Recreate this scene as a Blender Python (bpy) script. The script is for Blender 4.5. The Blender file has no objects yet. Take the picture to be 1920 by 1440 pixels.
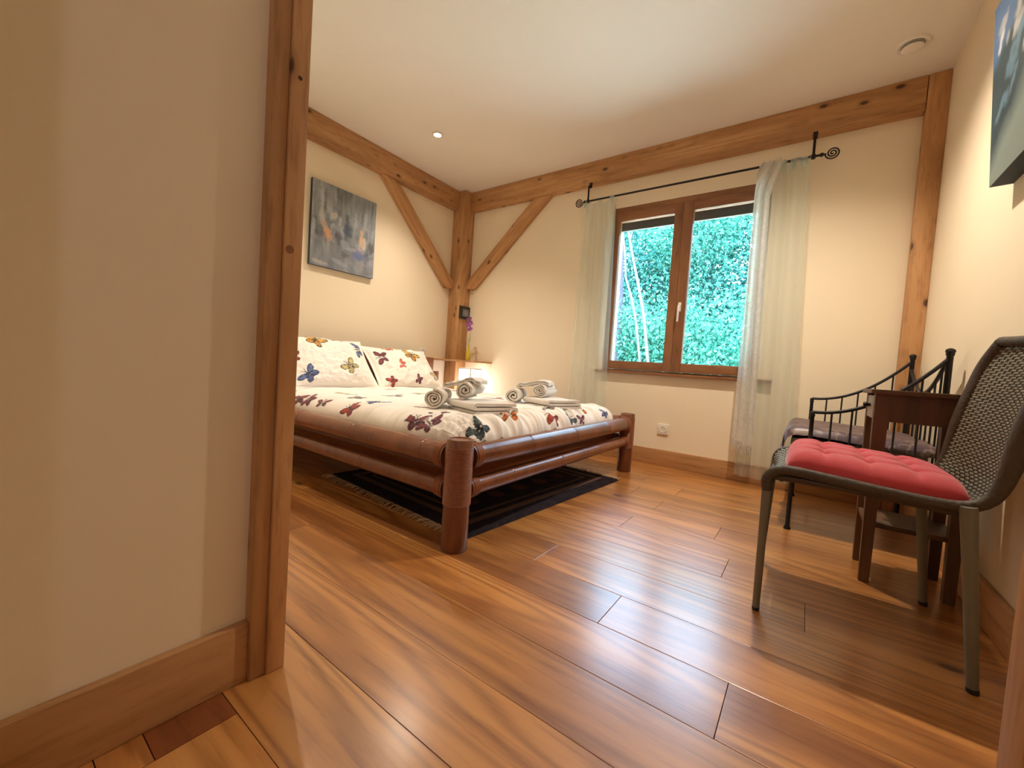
import bpy, bmesh, math, random
import numpy as np
from mathutils import Vector, Matrix, noise as mnoise

random.seed(7)
rng = np.random.default_rng(7)
PI = math.pi
S = bpy.context.scene
COL = S.collection

# ---------------------------------------------------------------- camera
cam_d = bpy.data.cameras.new('camera')
cam_d.sensor_width = 36.0
cam_d.lens = 36.0 * 765.24 / 1920.0
cam_d.clip_start = 0.02
cam_d.clip_end = 300
cam = bpy.data.objects.new('camera', cam_d)
COL.objects.link(cam)
cam.matrix_world = Matrix(((0.80728735, -0.07954266, 0.58477355, 0.0),
                           (0.58633561, -0.00449889, -0.81005575, 0.0),
                           (0.06706482, 0.99682131, 0.04300679, 0.7),
                           (0, 0, 0, 1)))
S.camera = cam

# ---------------------------------------------------------------- world, sun, lamps
SKY_STRENGTH = 11.0
SUN_ENERGY = 36.0
SPOT_W = 120.0
HALL_W = 7.0
LANTERN_EMIT = 4.0
EXPOSURE = 0.30

w = bpy.data.worlds.new('world')
S.world = w
w.use_nodes = True
bgn = w.node_tree.nodes['Background']
bgn.inputs[0].default_value = (0.50, 0.70, 1.0, 1)
bgn.inputs[1].default_value = SKY_STRENGTH

def lamp(name, kind, loc, energy, color, **kw):
    d = bpy.data.lights.new(name, kind)
    d.energy = energy
    d.color = color
    for k, v in kw.items():
        setattr(d, k, v)
    o = bpy.data.objects.new(name, d)
    COL.objects.link(o)
    o.location = loc
    return o

sun = lamp('sun', 'SUN', (0, 0, 12), SUN_ENERGY, (1.0, 0.96, 0.86), angle=0.01)
sun.rotation_euler = Vector((0.30, 0.22, -0.93)).to_track_quat('-Z', 'Y').to_euler()
WARM = (1.0, 0.85, 0.68)
for nm, loc, pw, wide in (('spot_over_bed', (-2.53, 2.27, 2.485), 1.0, 112), ('spot_over_chair', (-0.20, 2.27, 2.485), 1.1, 132),
                    ('spot_by_door', (-2.35, 0.92, 2.485), 0.6, 112)):
    lamp(nm, 'SPOT', loc, SPOT_W * pw, WARM, spot_size=math.radians(wide), spot_blend=1.0, shadow_soft_size=0.028)
# added cool light behind the camera, throws the shade edge on the corridor wall
lamp('hall_fill', 'POINT', (0.1, -1.1, 1.9), HALL_W, (0.95, 0.92, 1.0), shadow_soft_size=0.05)
# sampling portal in the window opening
portal = lamp('window_portal', 'AREA', (-0.87, 3.56, 1.39), 1.0, (1, 1, 1), shape='RECTANGLE', size=1.16, size_y=1.34)
portal.rotation_euler = (PI / 2, 0, 0)
portal.rotation_euler = Vector((0, -1, 0)).to_track_quat('-Z', 'Z').to_euler()
portal.data.cycles.is_portal = True

S.view_settings.view_transform = 'Standard'
S.view_settings.look = 'None'
S.view_settings.exposure = EXPOSURE
S.view_settings.gamma = 1.0
S.view_settings.use_curve_mapping = False
S.cycles.max_bounces = 10
S.cycles.diffuse_bounces = 6
S.cycles.transparent_max_bounces = 16
S.cycles.sample_clamp_indirect = 6.0
S.cycles.caustics_reflective = False
S.cycles.caustics_refractive = False

# ---------------------------------------------------------------- node helpers
def new_mat(name):
    m = bpy.data.materials.new(name)
    m.use_nodes = True
    nt = m.node_tree
    return m, nt, nt.nodes['Principled BSDF']

def N(nt, t, **kw):
    n = nt.nodes.new(t)
    for k, v in kw.items():
        if k == 'inp':
            for a, b in v.items():
                n.inputs[a].default_value = b
        else:
            setattr(n, k, v)
    return n

def ramp(nt, stops, interp='LINEAR'):
    n = nt.nodes.new('ShaderNodeValToRGB')
    n.color_ramp.interpolation = interp
    e = n.color_ramp.elements
    while len(e) < len(stops):
        e.new(0.5)
    for i, (p, c) in enumerate(stops):
        e[i].position = p
        e[i].color = (*c, 1) if len(c) == 3 else c
    return n

def mixc(nt, fac, a, b, blend='MIX'):
    n = nt.nodes.new('ShaderNodeMix')
    n.data_type = 'RGBA'
    n.blend_type = blend
    for s, v in ((n.inputs[0], fac), (n.inputs[6], a), (n.inputs[7], b)):
        if hasattr(v, 'is_output'):
            nt.links.new(v, s)
        elif isinstance(v, (int, float)):
            s.default_value = v
        else:
            s.default_value = (*v, 1)
    return n.outputs[2]

def math_n(nt, op, a, b=0.0, clamp=False):
    n = nt.nodes.new('ShaderNodeMath')
    n.operation = op
    n.use_clamp = clamp
    for i, v in enumerate((a, b)):
        if hasattr(v, 'is_output'):
            nt.links.new(v, n.inputs[i])
        else:
            n.inputs[i].default_value = v
    return n.outputs[0]

def plain(name, col, rough=0.5, metal=0.0, noise=0.0, scale=20.0, bump=0.0, spec=0.5, sheen=0.0):
    m, nt, b = new_mat(name)
    b.inputs['Roughness'].default_value = rough
    b.inputs['Metallic'].default_value = metal
    b.inputs['Specular IOR Level'].default_value = spec
    b.inputs['Base Color'].default_value = (*col, 1)
    if sheen:
        b.inputs['Sheen Weight'].default_value = sheen
    tc = N(nt, 'ShaderNodeTexCoord')
    no = N(nt, 'ShaderNodeTexNoise', inp={'Scale': scale, 'Detail': 5.0})
    nt.links.new(tc.outputs['Object'], no.inputs['Vector'])
    if noise:
        c = mixc(nt, no.outputs['Fac'], [x * (1 - noise) for x in col], [min(1, x * (1 + noise)) for x in col])
        nt.links.new(c, b.inputs['Base Color'])
    if bump:
        bp = N(nt, 'ShaderNodeBump', inp={'Strength': bump, 'Distance': 0.01})
        nt.links.new(no.outputs['Fac'], bp.inputs['Height'])
        nt.links.new(bp.outputs['Normal'], b.inputs['Normal'])
    return m

def wood(name, c_dark, c_mid, c_light, axis='X', rough=0.45, ring=14.0, knot=0.5, knot_scale=3.2, tone=0.25, spec=0.5, coat=0.0, stretch=0.12, knot_col=(0.07, 0.025, 0.01), ringmix=0.45, knot_flat=False):
    m, nt, b = new_mat(name)
    tc = N(nt, 'ShaderNodeTexCoord')
    oi = N(nt, 'ShaderNodeObjectInfo')
    off = N(nt, 'ShaderNodeCombineXYZ')
    nt.links.new(math_n(nt, 'MULTIPLY', oi.outputs['Random'], 61.0), off.inputs[0])
    nt.links.new(math_n(nt, 'MULTIPLY', oi.outputs['Random'], 37.0), off.inputs[1])
    nt.links.new(math_n(nt, 'MULTIPLY', oi.outputs['Random'], 23.0), off.inputs[2])
    add = N(nt, 'ShaderNodeVectorMath', operation='ADD')
    nt.links.new(tc.outputs['Object'], add.inputs[0])
    nt.links.new(off.outputs[0], add.inputs[1])
    mp = N(nt, 'ShaderNodeMapping')
    sc = {'X': (stretch, 1, 1), 'Y': (1, stretch, 1), 'Z': (1, 1, stretch)}[axis]
    mp.inputs['Scale'].default_value = sc
    nt.links.new(add.outputs[0], mp.inputs['Vector'])
    # broad colour variation
    n1 = N(nt, 'ShaderNodeTexNoise', inp={'Scale': 7.0, 'Detail': 4.0, 'Roughness': 0.55, 'Distortion': 0.6})
    nt.links.new(mp.outputs[0], n1.inputs['Vector'])
    # growth rings: distorted bands of the noise itself
    n3 = N(nt, 'ShaderNodeTexNoise', inp={'Scale': 4.2, 'Detail': 1.3, 'Roughness': 0.45, 'Distortion': 0.25})
    nt.links.new(mp.outputs[0], n3.inputs['Vector'])
    rg = math_n(nt, 'SINE', math_n(nt, 'MULTIPLY', n3.outputs['Fac'], ring * 2 * PI))
    rg = math_n(nt, 'MULTIPLY_ADD', rg, 0.5)
    rg.node.inputs[2].default_value = 0.5
    # fine fibre
    n2 = N(nt, 'ShaderNodeTexNoise', inp={'Scale': 55.0, 'Detail': 4.0, 'Roughness': 0.65})
    nt.links.new(mp.outputs[0], n2.inputs['Vector'])
    base = ramp(nt, [(0.34, c_dark), (0.50, c_mid), (0.66, c_light)])
    nt.links.new(n1.outputs['Fac'], base.inputs[0])
    c = mixc(nt, math_n(nt, 'MULTIPLY', math_n(nt, 'POWER', rg, 2.0), ringmix), base.outputs[0], c_dark)
    c = mixc(nt, math_n(nt, 'MULTIPLY', n2.outputs['Fac'], 0.35), c, c_light)
    fb = ramp(nt, [(0.30, (0.62, 0.55, 0.48)), (0.48, (1, 1, 1))])
    nt.links.new(n2.outputs['Fac'], fb.inputs[0])
    c = mixc(nt, 0.7, c, fb.outputs[0], 'MULTIPLY')
    # tone of the single board
    tn = ramp(nt, [(0.0, (1 - tone,) * 3), (0.5, (1, 1, 1)), (1.0, (1 + tone * 0.5, 1 + tone * 0.4, 1 + tone * 0.3))])
    nt.links.new(oi.outputs['Random'], tn.inputs[0])
    c = mixc(nt, 1.0, c, tn.outputs[0], 'MULTIPLY')
    # knots
    if knot > 0:
        mk = N(nt, 'ShaderNodeMapping')
        ks = {'X': (0.55, 1, 1), 'Y': (1, 0.55, 1), 'Z': (1, 1, 0.55)}[axis]
        mk.inputs['Scale'].default_value = (ks[0], ks[1], 0.0) if knot_flat else ks
        nt.links.new(add.outputs[0], mk.inputs['Vector'])
        vo = N(nt, 'ShaderNodeTexVoronoi', voronoi_dimensions='2D' if knot_flat else '3D', inp={'Scale': knot_scale, 'Randomness': 1.0})
        nt.links.new(mk.outputs[0], vo.inputs['Vector'])
        kr = ramp(nt, [(0.0, (1, 1, 1)), (0.035 if knot_flat else 0.11, (0.9,) * 3), (0.055 if knot_flat else 0.16, (0.3,) * 3), (0.13 if knot_flat else 0.3, (0, 0, 0))])
        nt.links.new(vo.outputs['Distance'], kr.inputs[0])
        sp = N(nt, 'ShaderNodeSeparateColor')
        nt.links.new(vo.outputs['Color'], sp.inputs[0])
        gate = math_n(nt, 'LESS_THAN', sp.outputs[0], knot)
        c = mixc(nt, math_n(nt, 'MULTIPLY', kr.outputs[0], gate), c, knot_col)
    nt.links.new(c, b.inputs['Base Color'])
    b.inputs['Roughness'].default_value = rough
    b.inputs['Specular IOR Level'].default_value = spec
    if coat:
        b.inputs['Coat Weight'].default_value = coat
        b.inputs['Coat Roughness'].default_value = 0.22
    bp = N(nt, 'ShaderNodeBump', inp={'Strength': 0.12, 'Distance': 0.004})
    nt.links.new(n2.outputs['Fac'], bp.inputs['Height'])
    nt.links.new(bp.outputs['Normal'], b.inputs['Normal'])
    return m

def vcol_mat(name, rough=0.8, bump=0.0, scale=60.0, sheen=0.0, spec=0.3):
    m, nt, b = new_mat(name)
    a = N(nt, 'ShaderNodeVertexColor', layer_name='print')
    nt.links.new(a.outputs['Color'], b.inputs['Base Color'])
    b.inputs['Roughness'].default_value = rough
    b.inputs['Specular IOR Level'].default_value = spec
    b.inputs['Sheen Weight'].default_value = sheen
    if bump:
        tc = N(nt, 'ShaderNodeTexCoord')
        no = N(nt, 'ShaderNodeTexNoise', inp={'Scale': scale, 'Detail': 6.0})
        nt.links.new(tc.outputs['Object'], no.inputs['Vector'])
        bp = N(nt, 'ShaderNodeBump', inp={'Strength': bump, 'Distance': 0.01})
        nt.links.new(no.outputs['Fac'], bp.inputs['Height'])
        nt.links.new(bp.outputs['Normal'], b.inputs['Normal'])
    return m

def sheer(name, col, see, bump_scale=0.0, lace=False):
    m, nt, b = new_mat(name)
    out = nt.nodes['Material Output']
    nt.nodes.remove(b)
    tr = N(nt, 'ShaderNodeBsdfTransparent')
    df = N(nt, 'ShaderNodeBsdfDiffuse', inp={'Color': (*col, 1)})
    tl = N(nt, 'ShaderNodeBsdfTranslucent', inp={'Color': (*col, 1)})
    mx = N(nt, 'ShaderNodeMixShader', inp={0: 0.5})
    nt.links.new(df.outputs[0], mx.inputs[1])
    nt.links.new(tl.outputs[0], mx.inputs[2])
    m2 = N(nt, 'ShaderNodeMixShader', inp={0: 1 - see})
    nt.links.new(tr.outputs[0], m2.inputs[1])
    nt.links.new(mx.outputs[0], m2.inputs[2])
    tc = N(nt, 'ShaderNodeTexCoord')
    if lace:
        vo = N(nt, 'ShaderNodeTexVoronoi', feature='SMOOTH_F1', inp={'Scale': 45.0, 'Smoothness': 0.5})
        no = N(nt, 'ShaderNodeTexNoise', inp={'Scale': 12.0, 'Detail': 2.0})
        nt.links.new(tc.outputs['Object'], no.inputs['Vector'])
        ad = N(nt, 'ShaderNodeVectorMath', operation='MULTIPLY_ADD', inp={1: (0.12, 0.12, 0.12)})
        nt.links.new(no.outputs['Color'], ad.inputs[0])
        nt.links.new(tc.outputs['Object'], ad.inputs[2])
        nt.links.new(ad.outputs[0], vo.inputs['Vector'])
        r = ramp(nt, [(0.2, (1, 1, 1)), (0.42, (0.86, 0.86, 0.86)), (0.5, (1, 1, 1))])
        nt.links.new(vo.outputs['Distance'], r.inputs[0])
        nt.links.new(math_n(nt, 'MULTIPLY', r.outputs[0], 1 - see), m2.inputs[0])
        bp = N(nt, 'ShaderNodeBump', inp={'Strength': 0.35, 'Distance': 0.01})
        nt.links.new(vo.outputs['Distance'], bp.inputs['Height'])
        nt.links.new(bp.outputs['Normal'], df.inputs['Normal'])
    nt.links.new(m2.outputs[0], out.inputs[0])
    return m

# ---------------------------------------------------------------- mesh helpers
def bm_new():
    return bmesh.new()

def box(bm, x0, x1, y0, y1, z0, z1, bev=0.0, mat=None):
    r = bmesh.ops.create_cube(bm, size=1.0)
    vs = r['verts']
    M = Matrix.Translation(((x0 + x1) / 2, (y0 + y1) / 2, (z0 + z1) / 2)) @ Matrix.Diagonal((abs(x1 - x0), abs(y1 - y0), abs(z1 - z0), 1))
    if mat is not None:
        M = mat @ M
    bmesh.ops.transform(bm, matrix=M, verts=vs)
    if bev > 0:
        es = list({e for v in vs for e in v.link_edges})
        bmesh.ops.bevel(bm, geom=es, offset=bev, segments=2, profile=0.6, affect='EDGES')

def tube(bm, pts, r, seg=10, cap=True, closed=False, squash=None):
    pts = [Vector(p) for p in pts]
    n = len(pts)
    rs = r if isinstance(r, (list, tuple)) else [r] * n
    tang = []
    for i in range(n):
        if closed:
            t = pts[(i + 1) % n] - pts[i - 1]
        else:
            t = pts[min(i + 1, n - 1)] - pts[max(i - 1, 0)]
        tang.append(t.normalized())
    up = Vector((0, 0, 1)) if abs(tang[0].z) < 0.9 else Vector((0, 1, 0))
    u = tang[0].cross(up).normalized()
    rings = []
    for i in range(n):
        u = (u - tang[i] * u.dot(tang[i])).normalized()
        v = tang[i].cross(u)
        ring = []
        for k in range(seg):
            a = 2 * PI * k / seg
            ring.append(bm.verts.new(pts[i] + (u * math.cos(a) + v * math.sin(a)) * rs[i]))
        rings.append(ring)
    m = n if closed else n - 1
    for i in range(m):
        a, b2 = rings[i], rings[(i + 1) % n]
        for k in range(seg):
            bm.faces.new((a[k], a[(k + 1) % seg], b2[(k + 1) % seg], b2[k]))
    if cap and not closed:
        bm.faces.new(rings[0][::-1])
        bm.faces.new(rings[-1])

def lathe(bm, prof, loc, seg=24, mat=None):
    """prof: list of (radius, z) from bottom to top."""
    rings = []
    M = Matrix.Translation(loc) @ (mat if mat is not None else Matrix())
    for r, z in prof:
        if r < 1e-6:
            rings.append([bm.verts.new(M @ Vector((0, 0, z)))])
        else:
            rings.append([bm.verts.new(M @ Vector((r * math.cos(2 * PI * k / seg), r * math.sin(2 * PI * k / seg), z))) for k in range(seg)])
    for a, b2 in zip(rings, rings[1:]):
        for k in range(seg):
            k2 = (k + 1) % seg
            if len(a) == 1 and len(b2) == 1:
                continue
            if len(a) == 1:
                bm.faces.new((a[0], b2[k2], b2[k]))
            elif len(b2) == 1:
                bm.faces.new((a[k], a[k2], b2[0]))
            else:
                bm.faces.new((a[k], a[k2], b2[k2], b2[k]))
    if len(rings[0]) > 1:
        bm.faces.new(rings[0][::-1])
    if len(rings[-1]) > 1:
        bm.faces.new(rings[-1])

def strip(bm, path, y0, y1, thick, ny=1, edge=None):
    """a thick band following path [(x,z)...] extruded along y."""
    P = [Vector((p[0], 0, p[1])) for p in path]
    n = len(P)
    nor = []
    for i in range(n):
        t = (P[min(i + 1, n - 1)] - P[max(i - 1, 0)]).normalized()
        nor.append(Vector((-t.z, 0, t.x)))
    outer = [P[i] + nor[i] * thick / 2 for i in range(n)]
    inner = [P[i] - nor[i] * thick / 2 for i in range(n)]
    loop = outer + [P[-1] + (P[-1] - P[-2]).normalized() * thick * 0.35] + inner[::-1] + [P[0] + (P[0] - P[1]).normalized() * thick * 0.35]
    rows = []
    for j in range(ny + 1):
        y = y0 + (y1 - y0) * j / ny
        rows.append([bm.verts.new((p.x, y, p.z)) for p in loop])
    L = len(loop)
    for a, b2 in zip(rows, rows[1:]):
        for k in range(L):
            bm.faces.new((a[k], a[(k + 1) % L], b2[(k + 1) % L], b2[k]))
    # end faces as quads between outer and inner
    for r, flip in ((rows[0], False), (rows[-1], True)):
        for i in range(n - 1):
            f = (r[i], r[i + 1], r[2 * n - 1 - i], r[2 * n - i])
            bm.faces.new(f[::-1] if flip else f)
        f = (r[n - 1], r[n], r[n + 1])
        bm.faces.new(f[::-1] if flip else f)
        f = (r[0], r[2 * n], r[2 * n + 1])
        bm.faces.new(f[::-1] if flip else f)

LOCS = {}

def thing(name, label, cat, loc=(0, 0, 0), group=None):
    o = bpy.data.objects.new(name, None)
    o.empty_display_size = 0.05
    COL.objects.link(o)
    o.location = loc
    o['label'] = label
    o['category'] = cat
    if group:
        o['group'] = group
    LOCS[o] = Vector(loc)
    return o

def obj(name, bm, mat, parent=None, smooth=True, loc=None, label=None, kind=None, angle=40, me=None):
    """link one mesh object; geometry is given in world coordinates."""
    if me is None:
        bmesh.ops.recalc_face_normals(bm, faces=bm.faces[:])
        me = bpy.data.meshes.new(name)
        bm.to_mesh(me)
        bm.free()
    o = bpy.data.objects.new(name, me)
    COL.objects.link(o)
    base = Vector((0, 0, 0))
    if parent is not None:
        base = LOCS.get(parent, Vector((0, 0, 0)))
        o.parent = parent
        off = base
        LOCS[o] = base
    else:
        if loc is None:
            co = np.empty(len(me.vertices) * 3)
            me.vertices.foreach_get('co', co)
            co = co.reshape(-1, 3)
            mn, mx = co.min(0), co.max(0)
            loc = ((mn[0] + mx[0]) / 2, (mn[1] + mx[1]) / 2, mn[2])
        off = Vector(loc)
        o.location = loc
        LOCS[o] = off
    if off.length > 0:
        me.transform(Matrix.Translation(-off))
    if mat is not None:
        me.materials.append(mat)
    if smooth:
        me.polygons.foreach_set('use_smooth', [True] * len(me.polygons))
        try:
            me.set_sharp_from_angle(angle=math.radians(angle))
        except Exception:
            pass
    if label:
        o['label'] = label
    if kind:
        o['kind'] = kind
    return o

def tag(o, label, cat, group=None):
    o['label'] = label
    o['category'] = cat
    if group:
        o['group'] = group
    return o

def struct(name, bm, mat, parent=None, smooth=False, **kw):
    o = obj(name, bm, mat, parent, smooth=smooth, **kw)
    if parent is None:
        o['kind'] = 'structure'
    return o

def grid_mesh(name, X, colors=None, close_v=False):
    """X: array (nu, nv, 3) -> mesh; colors (nu, nv, 3) -> attribute 'print'."""
    nu, nv = X.shape[:2]
    idx = np.arange(nu * nv).reshape(nu, nv)
    a = idx[:-1, :-1].ravel(); b2 = idx[1:, :-1].ravel(); c = idx[1:, 1:].ravel(); d = idx[:-1, 1:].ravel()
    F = np.stack([a, b2, c, d], 1)
    me = bpy.data.meshes.new(name)
    me.vertices.add(nu * nv)
    me.vertices.foreach_set('co', X.reshape(-1).astype(np.float32))
    me.loops.add(F.size)
    me.loops.foreach_set('vertex_index', F.ravel().astype(np.int32))
    me.polygons.add(len(F))
    me.polygons.foreach_set('loop_start', (np.arange(len(F)) * 4).astype(np.int32))
    me.update(calc_edges=True)
    if colors is not None:
        at = me.color_attributes.new('print', 'FLOAT_COLOR', 'POINT')
        cc = np.ones((nu * nv, 4), np.float32)
        cc[:, :3] = colors.reshape(-1, 3)
        at.data.foreach_set('color', cc.ravel())
    return me

def vnoise(U, V, scale, seed=0, octaves=3):
    """cheap value noise on arrays, 0..1"""
    r = np.random.default_rng(seed)
    T = r.random((64, 64))
    out = np.zeros_like(U, float); amp = 1.0; tot = 0.0
    u, v = U * scale, V * scale
    for o in range(octaves):
        iu, iv = np.floor(u).astype(int), np.floor(v).astype(int)
        fu, fv = u - iu, v - iv
        fu = fu * fu * (3 - 2 * fu); fv = fv * fv * (3 - 2 * fv)
        g = lambda a, b2: T[a % 64, b2 % 64]
        out += amp * ((g(iu, iv) * (1 - fu) + g(iu + 1, iv) * fu) * (1 - fv) + (g(iu, iv + 1) * (1 - fu) + g(iu + 1, iv + 1) * fu) * fv)
        tot += amp; amp *= 0.5; u = u * 2.03 + 11.3; v = v * 2.03 + 5.7
    return out / tot

# ---------------------------------------------------------------- materials
M = {}
def wall_mat(name, col):
    return plain(name, col, rough=0.9, noise=0.03, scale=3.0, bump=0.02, spec=0.2)
M['wall'] = wall_mat('cream_plaster', (0.84, 0.74, 0.57))
M['wall_hall'] = wall_mat('cream_plaster_hall', (0.84, 0.74, 0.57))
M['ceil'] = plain('white_ceiling_paint', (0.86, 0.83, 0.79), rough=0.85, noise=0.02, scale=2.0, spec=0.2)
M['subfloor'] = plain('dark_joint', (0.05, 0.025, 0.012), rough=0.9)
PINE = dict(c_dark=(0.33, 0.155, 0.055), c_mid=(0.50, 0.265, 0.110), c_light=(0.60, 0.345, 0.160))
for a in 'XYZ':
    M['timber_' + a] = wood('timber_' + a, axis=a, rough=0.55, ring=12.0, knot=0.75, knot_scale=12.0, tone=0.10, **PINE)
FLOORW = dict(c_dark=(0.20, 0.055, 0.010), c_mid=(0.48, 0.195, 0.045), c_light=(0.60, 0.285, 0.08))
M['plank'] = wood('floor_plank_pine', axis='X', rough=0.34, ring=19.0, knot=0.30, knot_scale=3.4, tone=0.13, spec=0.7, coat=1.0, stretch=0.085, ringmix=0.70, knot_flat=True, **FLOORW)
M['plank_dark'] = wood('floor_plank_red', (0.12, 0.03, 0.008), (0.2, 0.055, 0.015), (0.26, 0.08, 0.024), axis='X', rough=0.34, knot=0, tone=0.1, coat=0.35)
M['base_X'] = wood('baseboard_pine_X', axis='X', rough=0.5, ring=4.0, knot=0.3, knot_scale=4.0, tone=0.1, **PINE)
M['base_Y'] = wood('baseboard_pine_Y', axis='Y', rough=0.5, ring=4.0, knot=0.3, knot_scale=4.0, tone=0.1, **PINE)
OAK = ((0.17, 0.065, 0.022), (0.25, 0.105, 0.04), (0.32, 0.145, 0.06))
for a in 'XZ':
    M['oak_' + a] = wood('window_oak_' + a, *OAK, axis=a, rough=0.45, ring=9.0, knot=0, tone=0.06)
M['bamboo'] = wood('brown_bamboo', (0.11, 0.032, 0.012), (0.17, 0.05, 0.018), (0.22, 0.07, 0.026), axis='Z', rough=0.3, ring=2.0, knot=0.0, tone=0.1, coat=0.4)
M['bamboo_dark'] = plain('rattan_wrap', (0.25, 0.085, 0.035), rough=0.3, noise=0.25, scale=80)
M['table'] = wood('brown_table_wood', (0.055, 0.027, 0.012), (0.095, 0.047, 0.021), (0.14, 0.07, 0.033), axis='Z', rough=0.5, ring=4.0, knot=0.0, tone=0.15)
M['table_pale'] = plain('window_lit_drawer', (0.42, 0.36, 0.28), rough=0.5, noise=0.12, scale=30)  # drawer face painted pale for the window light falling on it
M['iron'] = plain('black_iron', (0.015, 0.014, 0.016), rough=0.42, metal=0.4, noise=0.2, scale=60)
M['white_plastic'] = plain('white_plastic', (0.78, 0.74, 0.66), rough=0.35)
M['white_metal'] = plain('white_metal', (0.75, 0.73, 0.68), rough=0.3)
M['steel_paint'] = plain('grey_green_paint', (0.15, 0.145, 0.115), rough=0.4, noise=0.1, scale=30)
M['rubber'] = plain('black_rubber', (0.02, 0.02, 0.02), rough=0.7)
M['wicker'] = plain('olive_wicker', (0.18, 0.168, 0.108), rough=0.55, noise=0.3, scale=120, bump=0.2)
M['wicker_dark'] = plain('brown_wicker_edge', (0.055, 0.037, 0.022), rough=0.6, noise=0.3, scale=90, bump=0.3)
M['red'] = plain('red_cotton', (0.50, 0.045, 0.06), rough=0.85, noise=0.06, scale=200, bump=0.05, sheen=0.3)
M['towel'] = plain('white_terry', (0.74, 0.69, 0.62), rough=0.95, noise=0.05, scale=260, bump=0.5, sheen=0.4)
M['rug'] = plain('dark_rug_pile', (0.035, 0.022, 0.024), rough=1.0, noise=0.7, scale=22, bump=0.6, spec=0.1)
M['fringe'] = plain('pale_fringe', (0.50, 0.38, 0.27), rough=0.95)
M['sheer'] = sheer('sheer_voile', (0.66, 0.78, 0.76), 0.64)
M['sheer_hem'] = sheer('sheer_voile_hem', (0.62, 0.72, 0.70), 0.25)
M['lace'] = sheer('white_lace', (0.82, 0.82, 0.80), 0.10, lace=True)
M['duvet'] = vcol_mat('butterfly_cotton', rough=0.85, bump=0.04, scale=90, sheen=0.15)
M['canvas'] = vcol_mat('oil_on_canvas', rough=0.6, bump=0.12, scale=120)
M['blanket'] = vcol_mat('mauve_satin', rough=0.42, bump=0.15, scale=35, sheen=0.2, spec=0.6)
M['mattress'] = plain('grey_ticking', (0.25, 0.22, 0.22), rough=0.9, noise=0.1, scale=50)
M['black_frame'] = plain('black_frame', (0.012, 0.011, 0.011), rough=0.4)
M['print_grey'] = plain('grey_print', (0.16, 0.16, 0.17), rough=0.6, noise=0.5, scale=90)
M['text_pale'] = plain('pale_print', (0.45, 0.45, 0.45), rough=0.6)
M['vase'] = plain('yellow_glass', (0.55, 0.42, 0.02), rough=0.12, noise=0.05, spec=0.7)
M['stem'] = plain('green_stem', (0.22, 0.34, 0.10), rough=0.6)
M['petal'] = plain('purple_petal', (0.28, 0.06, 0.42), rough=0.7, noise=0.25, scale=60)
M['petal_pink'] = plain('mauve_petal', (0.42, 0.14, 0.40), rough=0.7, noise=0.25, scale=60)
M['dark_grey'] = plain('dark_shutter', (0.05, 0.055, 0.065), rough=0.5)
M['bark_pale'] = plain('pale_bark', (0.15, 0.14, 0.17), rough=0.9, noise=0.2, scale=14)
M['bark_dark'] = plain('dark_bark', (0.10, 0.09, 0.12), rough=0.95, noise=0.3, scale=14)
M['grass'] = plain('grass_ground', (0.10, 0.30, 0.12), rough=1.0, noise=0.4, scale=4.0, spec=0.1)
M['ground'] = plain('pale_bounce_slab', (0.72, 0.76, 0.66), rough=1.0, noise=0.06, scale=8.0, spec=0.1)  # pale colour of the added slab that bounces sunlight indoors
M['bark_knot'] = plain('dark_knot', (0.06, 0.022, 0.01), rough=0.7)
M['facade'] = plain('outer_render', (0.7, 0.66, 0.58), rough=0.95)

def emit_mat(name, col, strength):
    m, nt, b = new_mat(name)
    b.inputs['Base Color'].default_value = (*col, 1)
    b.inputs['Emission Color'].default_value = (*col, 1)
    b.inputs['Emission Strength'].default_value = strength
    return m
M['bulb'] = emit_mat('bulb_glow', (1.0, 0.86, 0.66), 30.0)
M['lantern'] = emit_mat('lantern_paper_glow', (1.0, 0.97, 0.93), LANTERN_EMIT)

m, nt, b = new_mat('window_glass')
nt.nodes.remove(b)
tr = N(nt, 'ShaderNodeBsdfTransparent', inp={'Color': (0.95, 0.98, 0.97, 1)})
gl = N(nt, 'ShaderNodeBsdfGlossy', inp={'Roughness': 0.02})
fr = N(nt, 'ShaderNodeFresnel', inp={'IOR': 1.35})
mx = N(nt, 'ShaderNodeMixShader')
nt.links.new(fr.outputs[0], mx.inputs[0]); nt.links.new(tr.outputs[0], mx.inputs[1]); nt.links.new(gl.outputs[0], mx.inputs[2])
nt.links.new(mx.outputs[0], nt.nodes['Material Output'].inputs[0])
M['glass'] = m

def leaf_mat(name, c0, c1):
    m, nt, b = new_mat(name)
    nt.nodes.remove(b)
    geo = N(nt, 'ShaderNodeNewGeometry')
    c = mixc(nt, geo.outputs['Random Per Island'], c0, c1)
    df = N(nt, 'ShaderNodeBsdfDiffuse'); tl = N(nt, 'ShaderNodeBsdfTranslucent')
    nt.links.new(c, df.inputs[0]); nt.links.new(c, tl.inputs[0])
    mx = N(nt, 'ShaderNodeMixShader', inp={0: 0.35})
    nt.links.new(df.outputs[0], mx.inputs[1]); nt.links.new(tl.outputs[0], mx.inputs[2])
    nt.links.new(mx.outputs[0], nt.nodes['Material Output'].inputs[0])
    return m
M['leaf'] = leaf_mat('leaf_green', (0.008, 0.09, 0.07), (0.15, 0.50, 0.39))
M['leaf_cool'] = leaf_mat('leaf_cool', (0.008, 0.085, 0.08), (0.09, 0.34, 0.36))

# ================================================================ ROOM SHELL
XL, XR, YB, HC = -3.19, 0.51, 3.30, 2.50      # left wall, right wall, window wall, ceiling
YP0, YP1 = 0.335, 0.442                        # partition towards the corridor
XH = -0.93                                     # corridor's left wall
YH = -1.7

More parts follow.
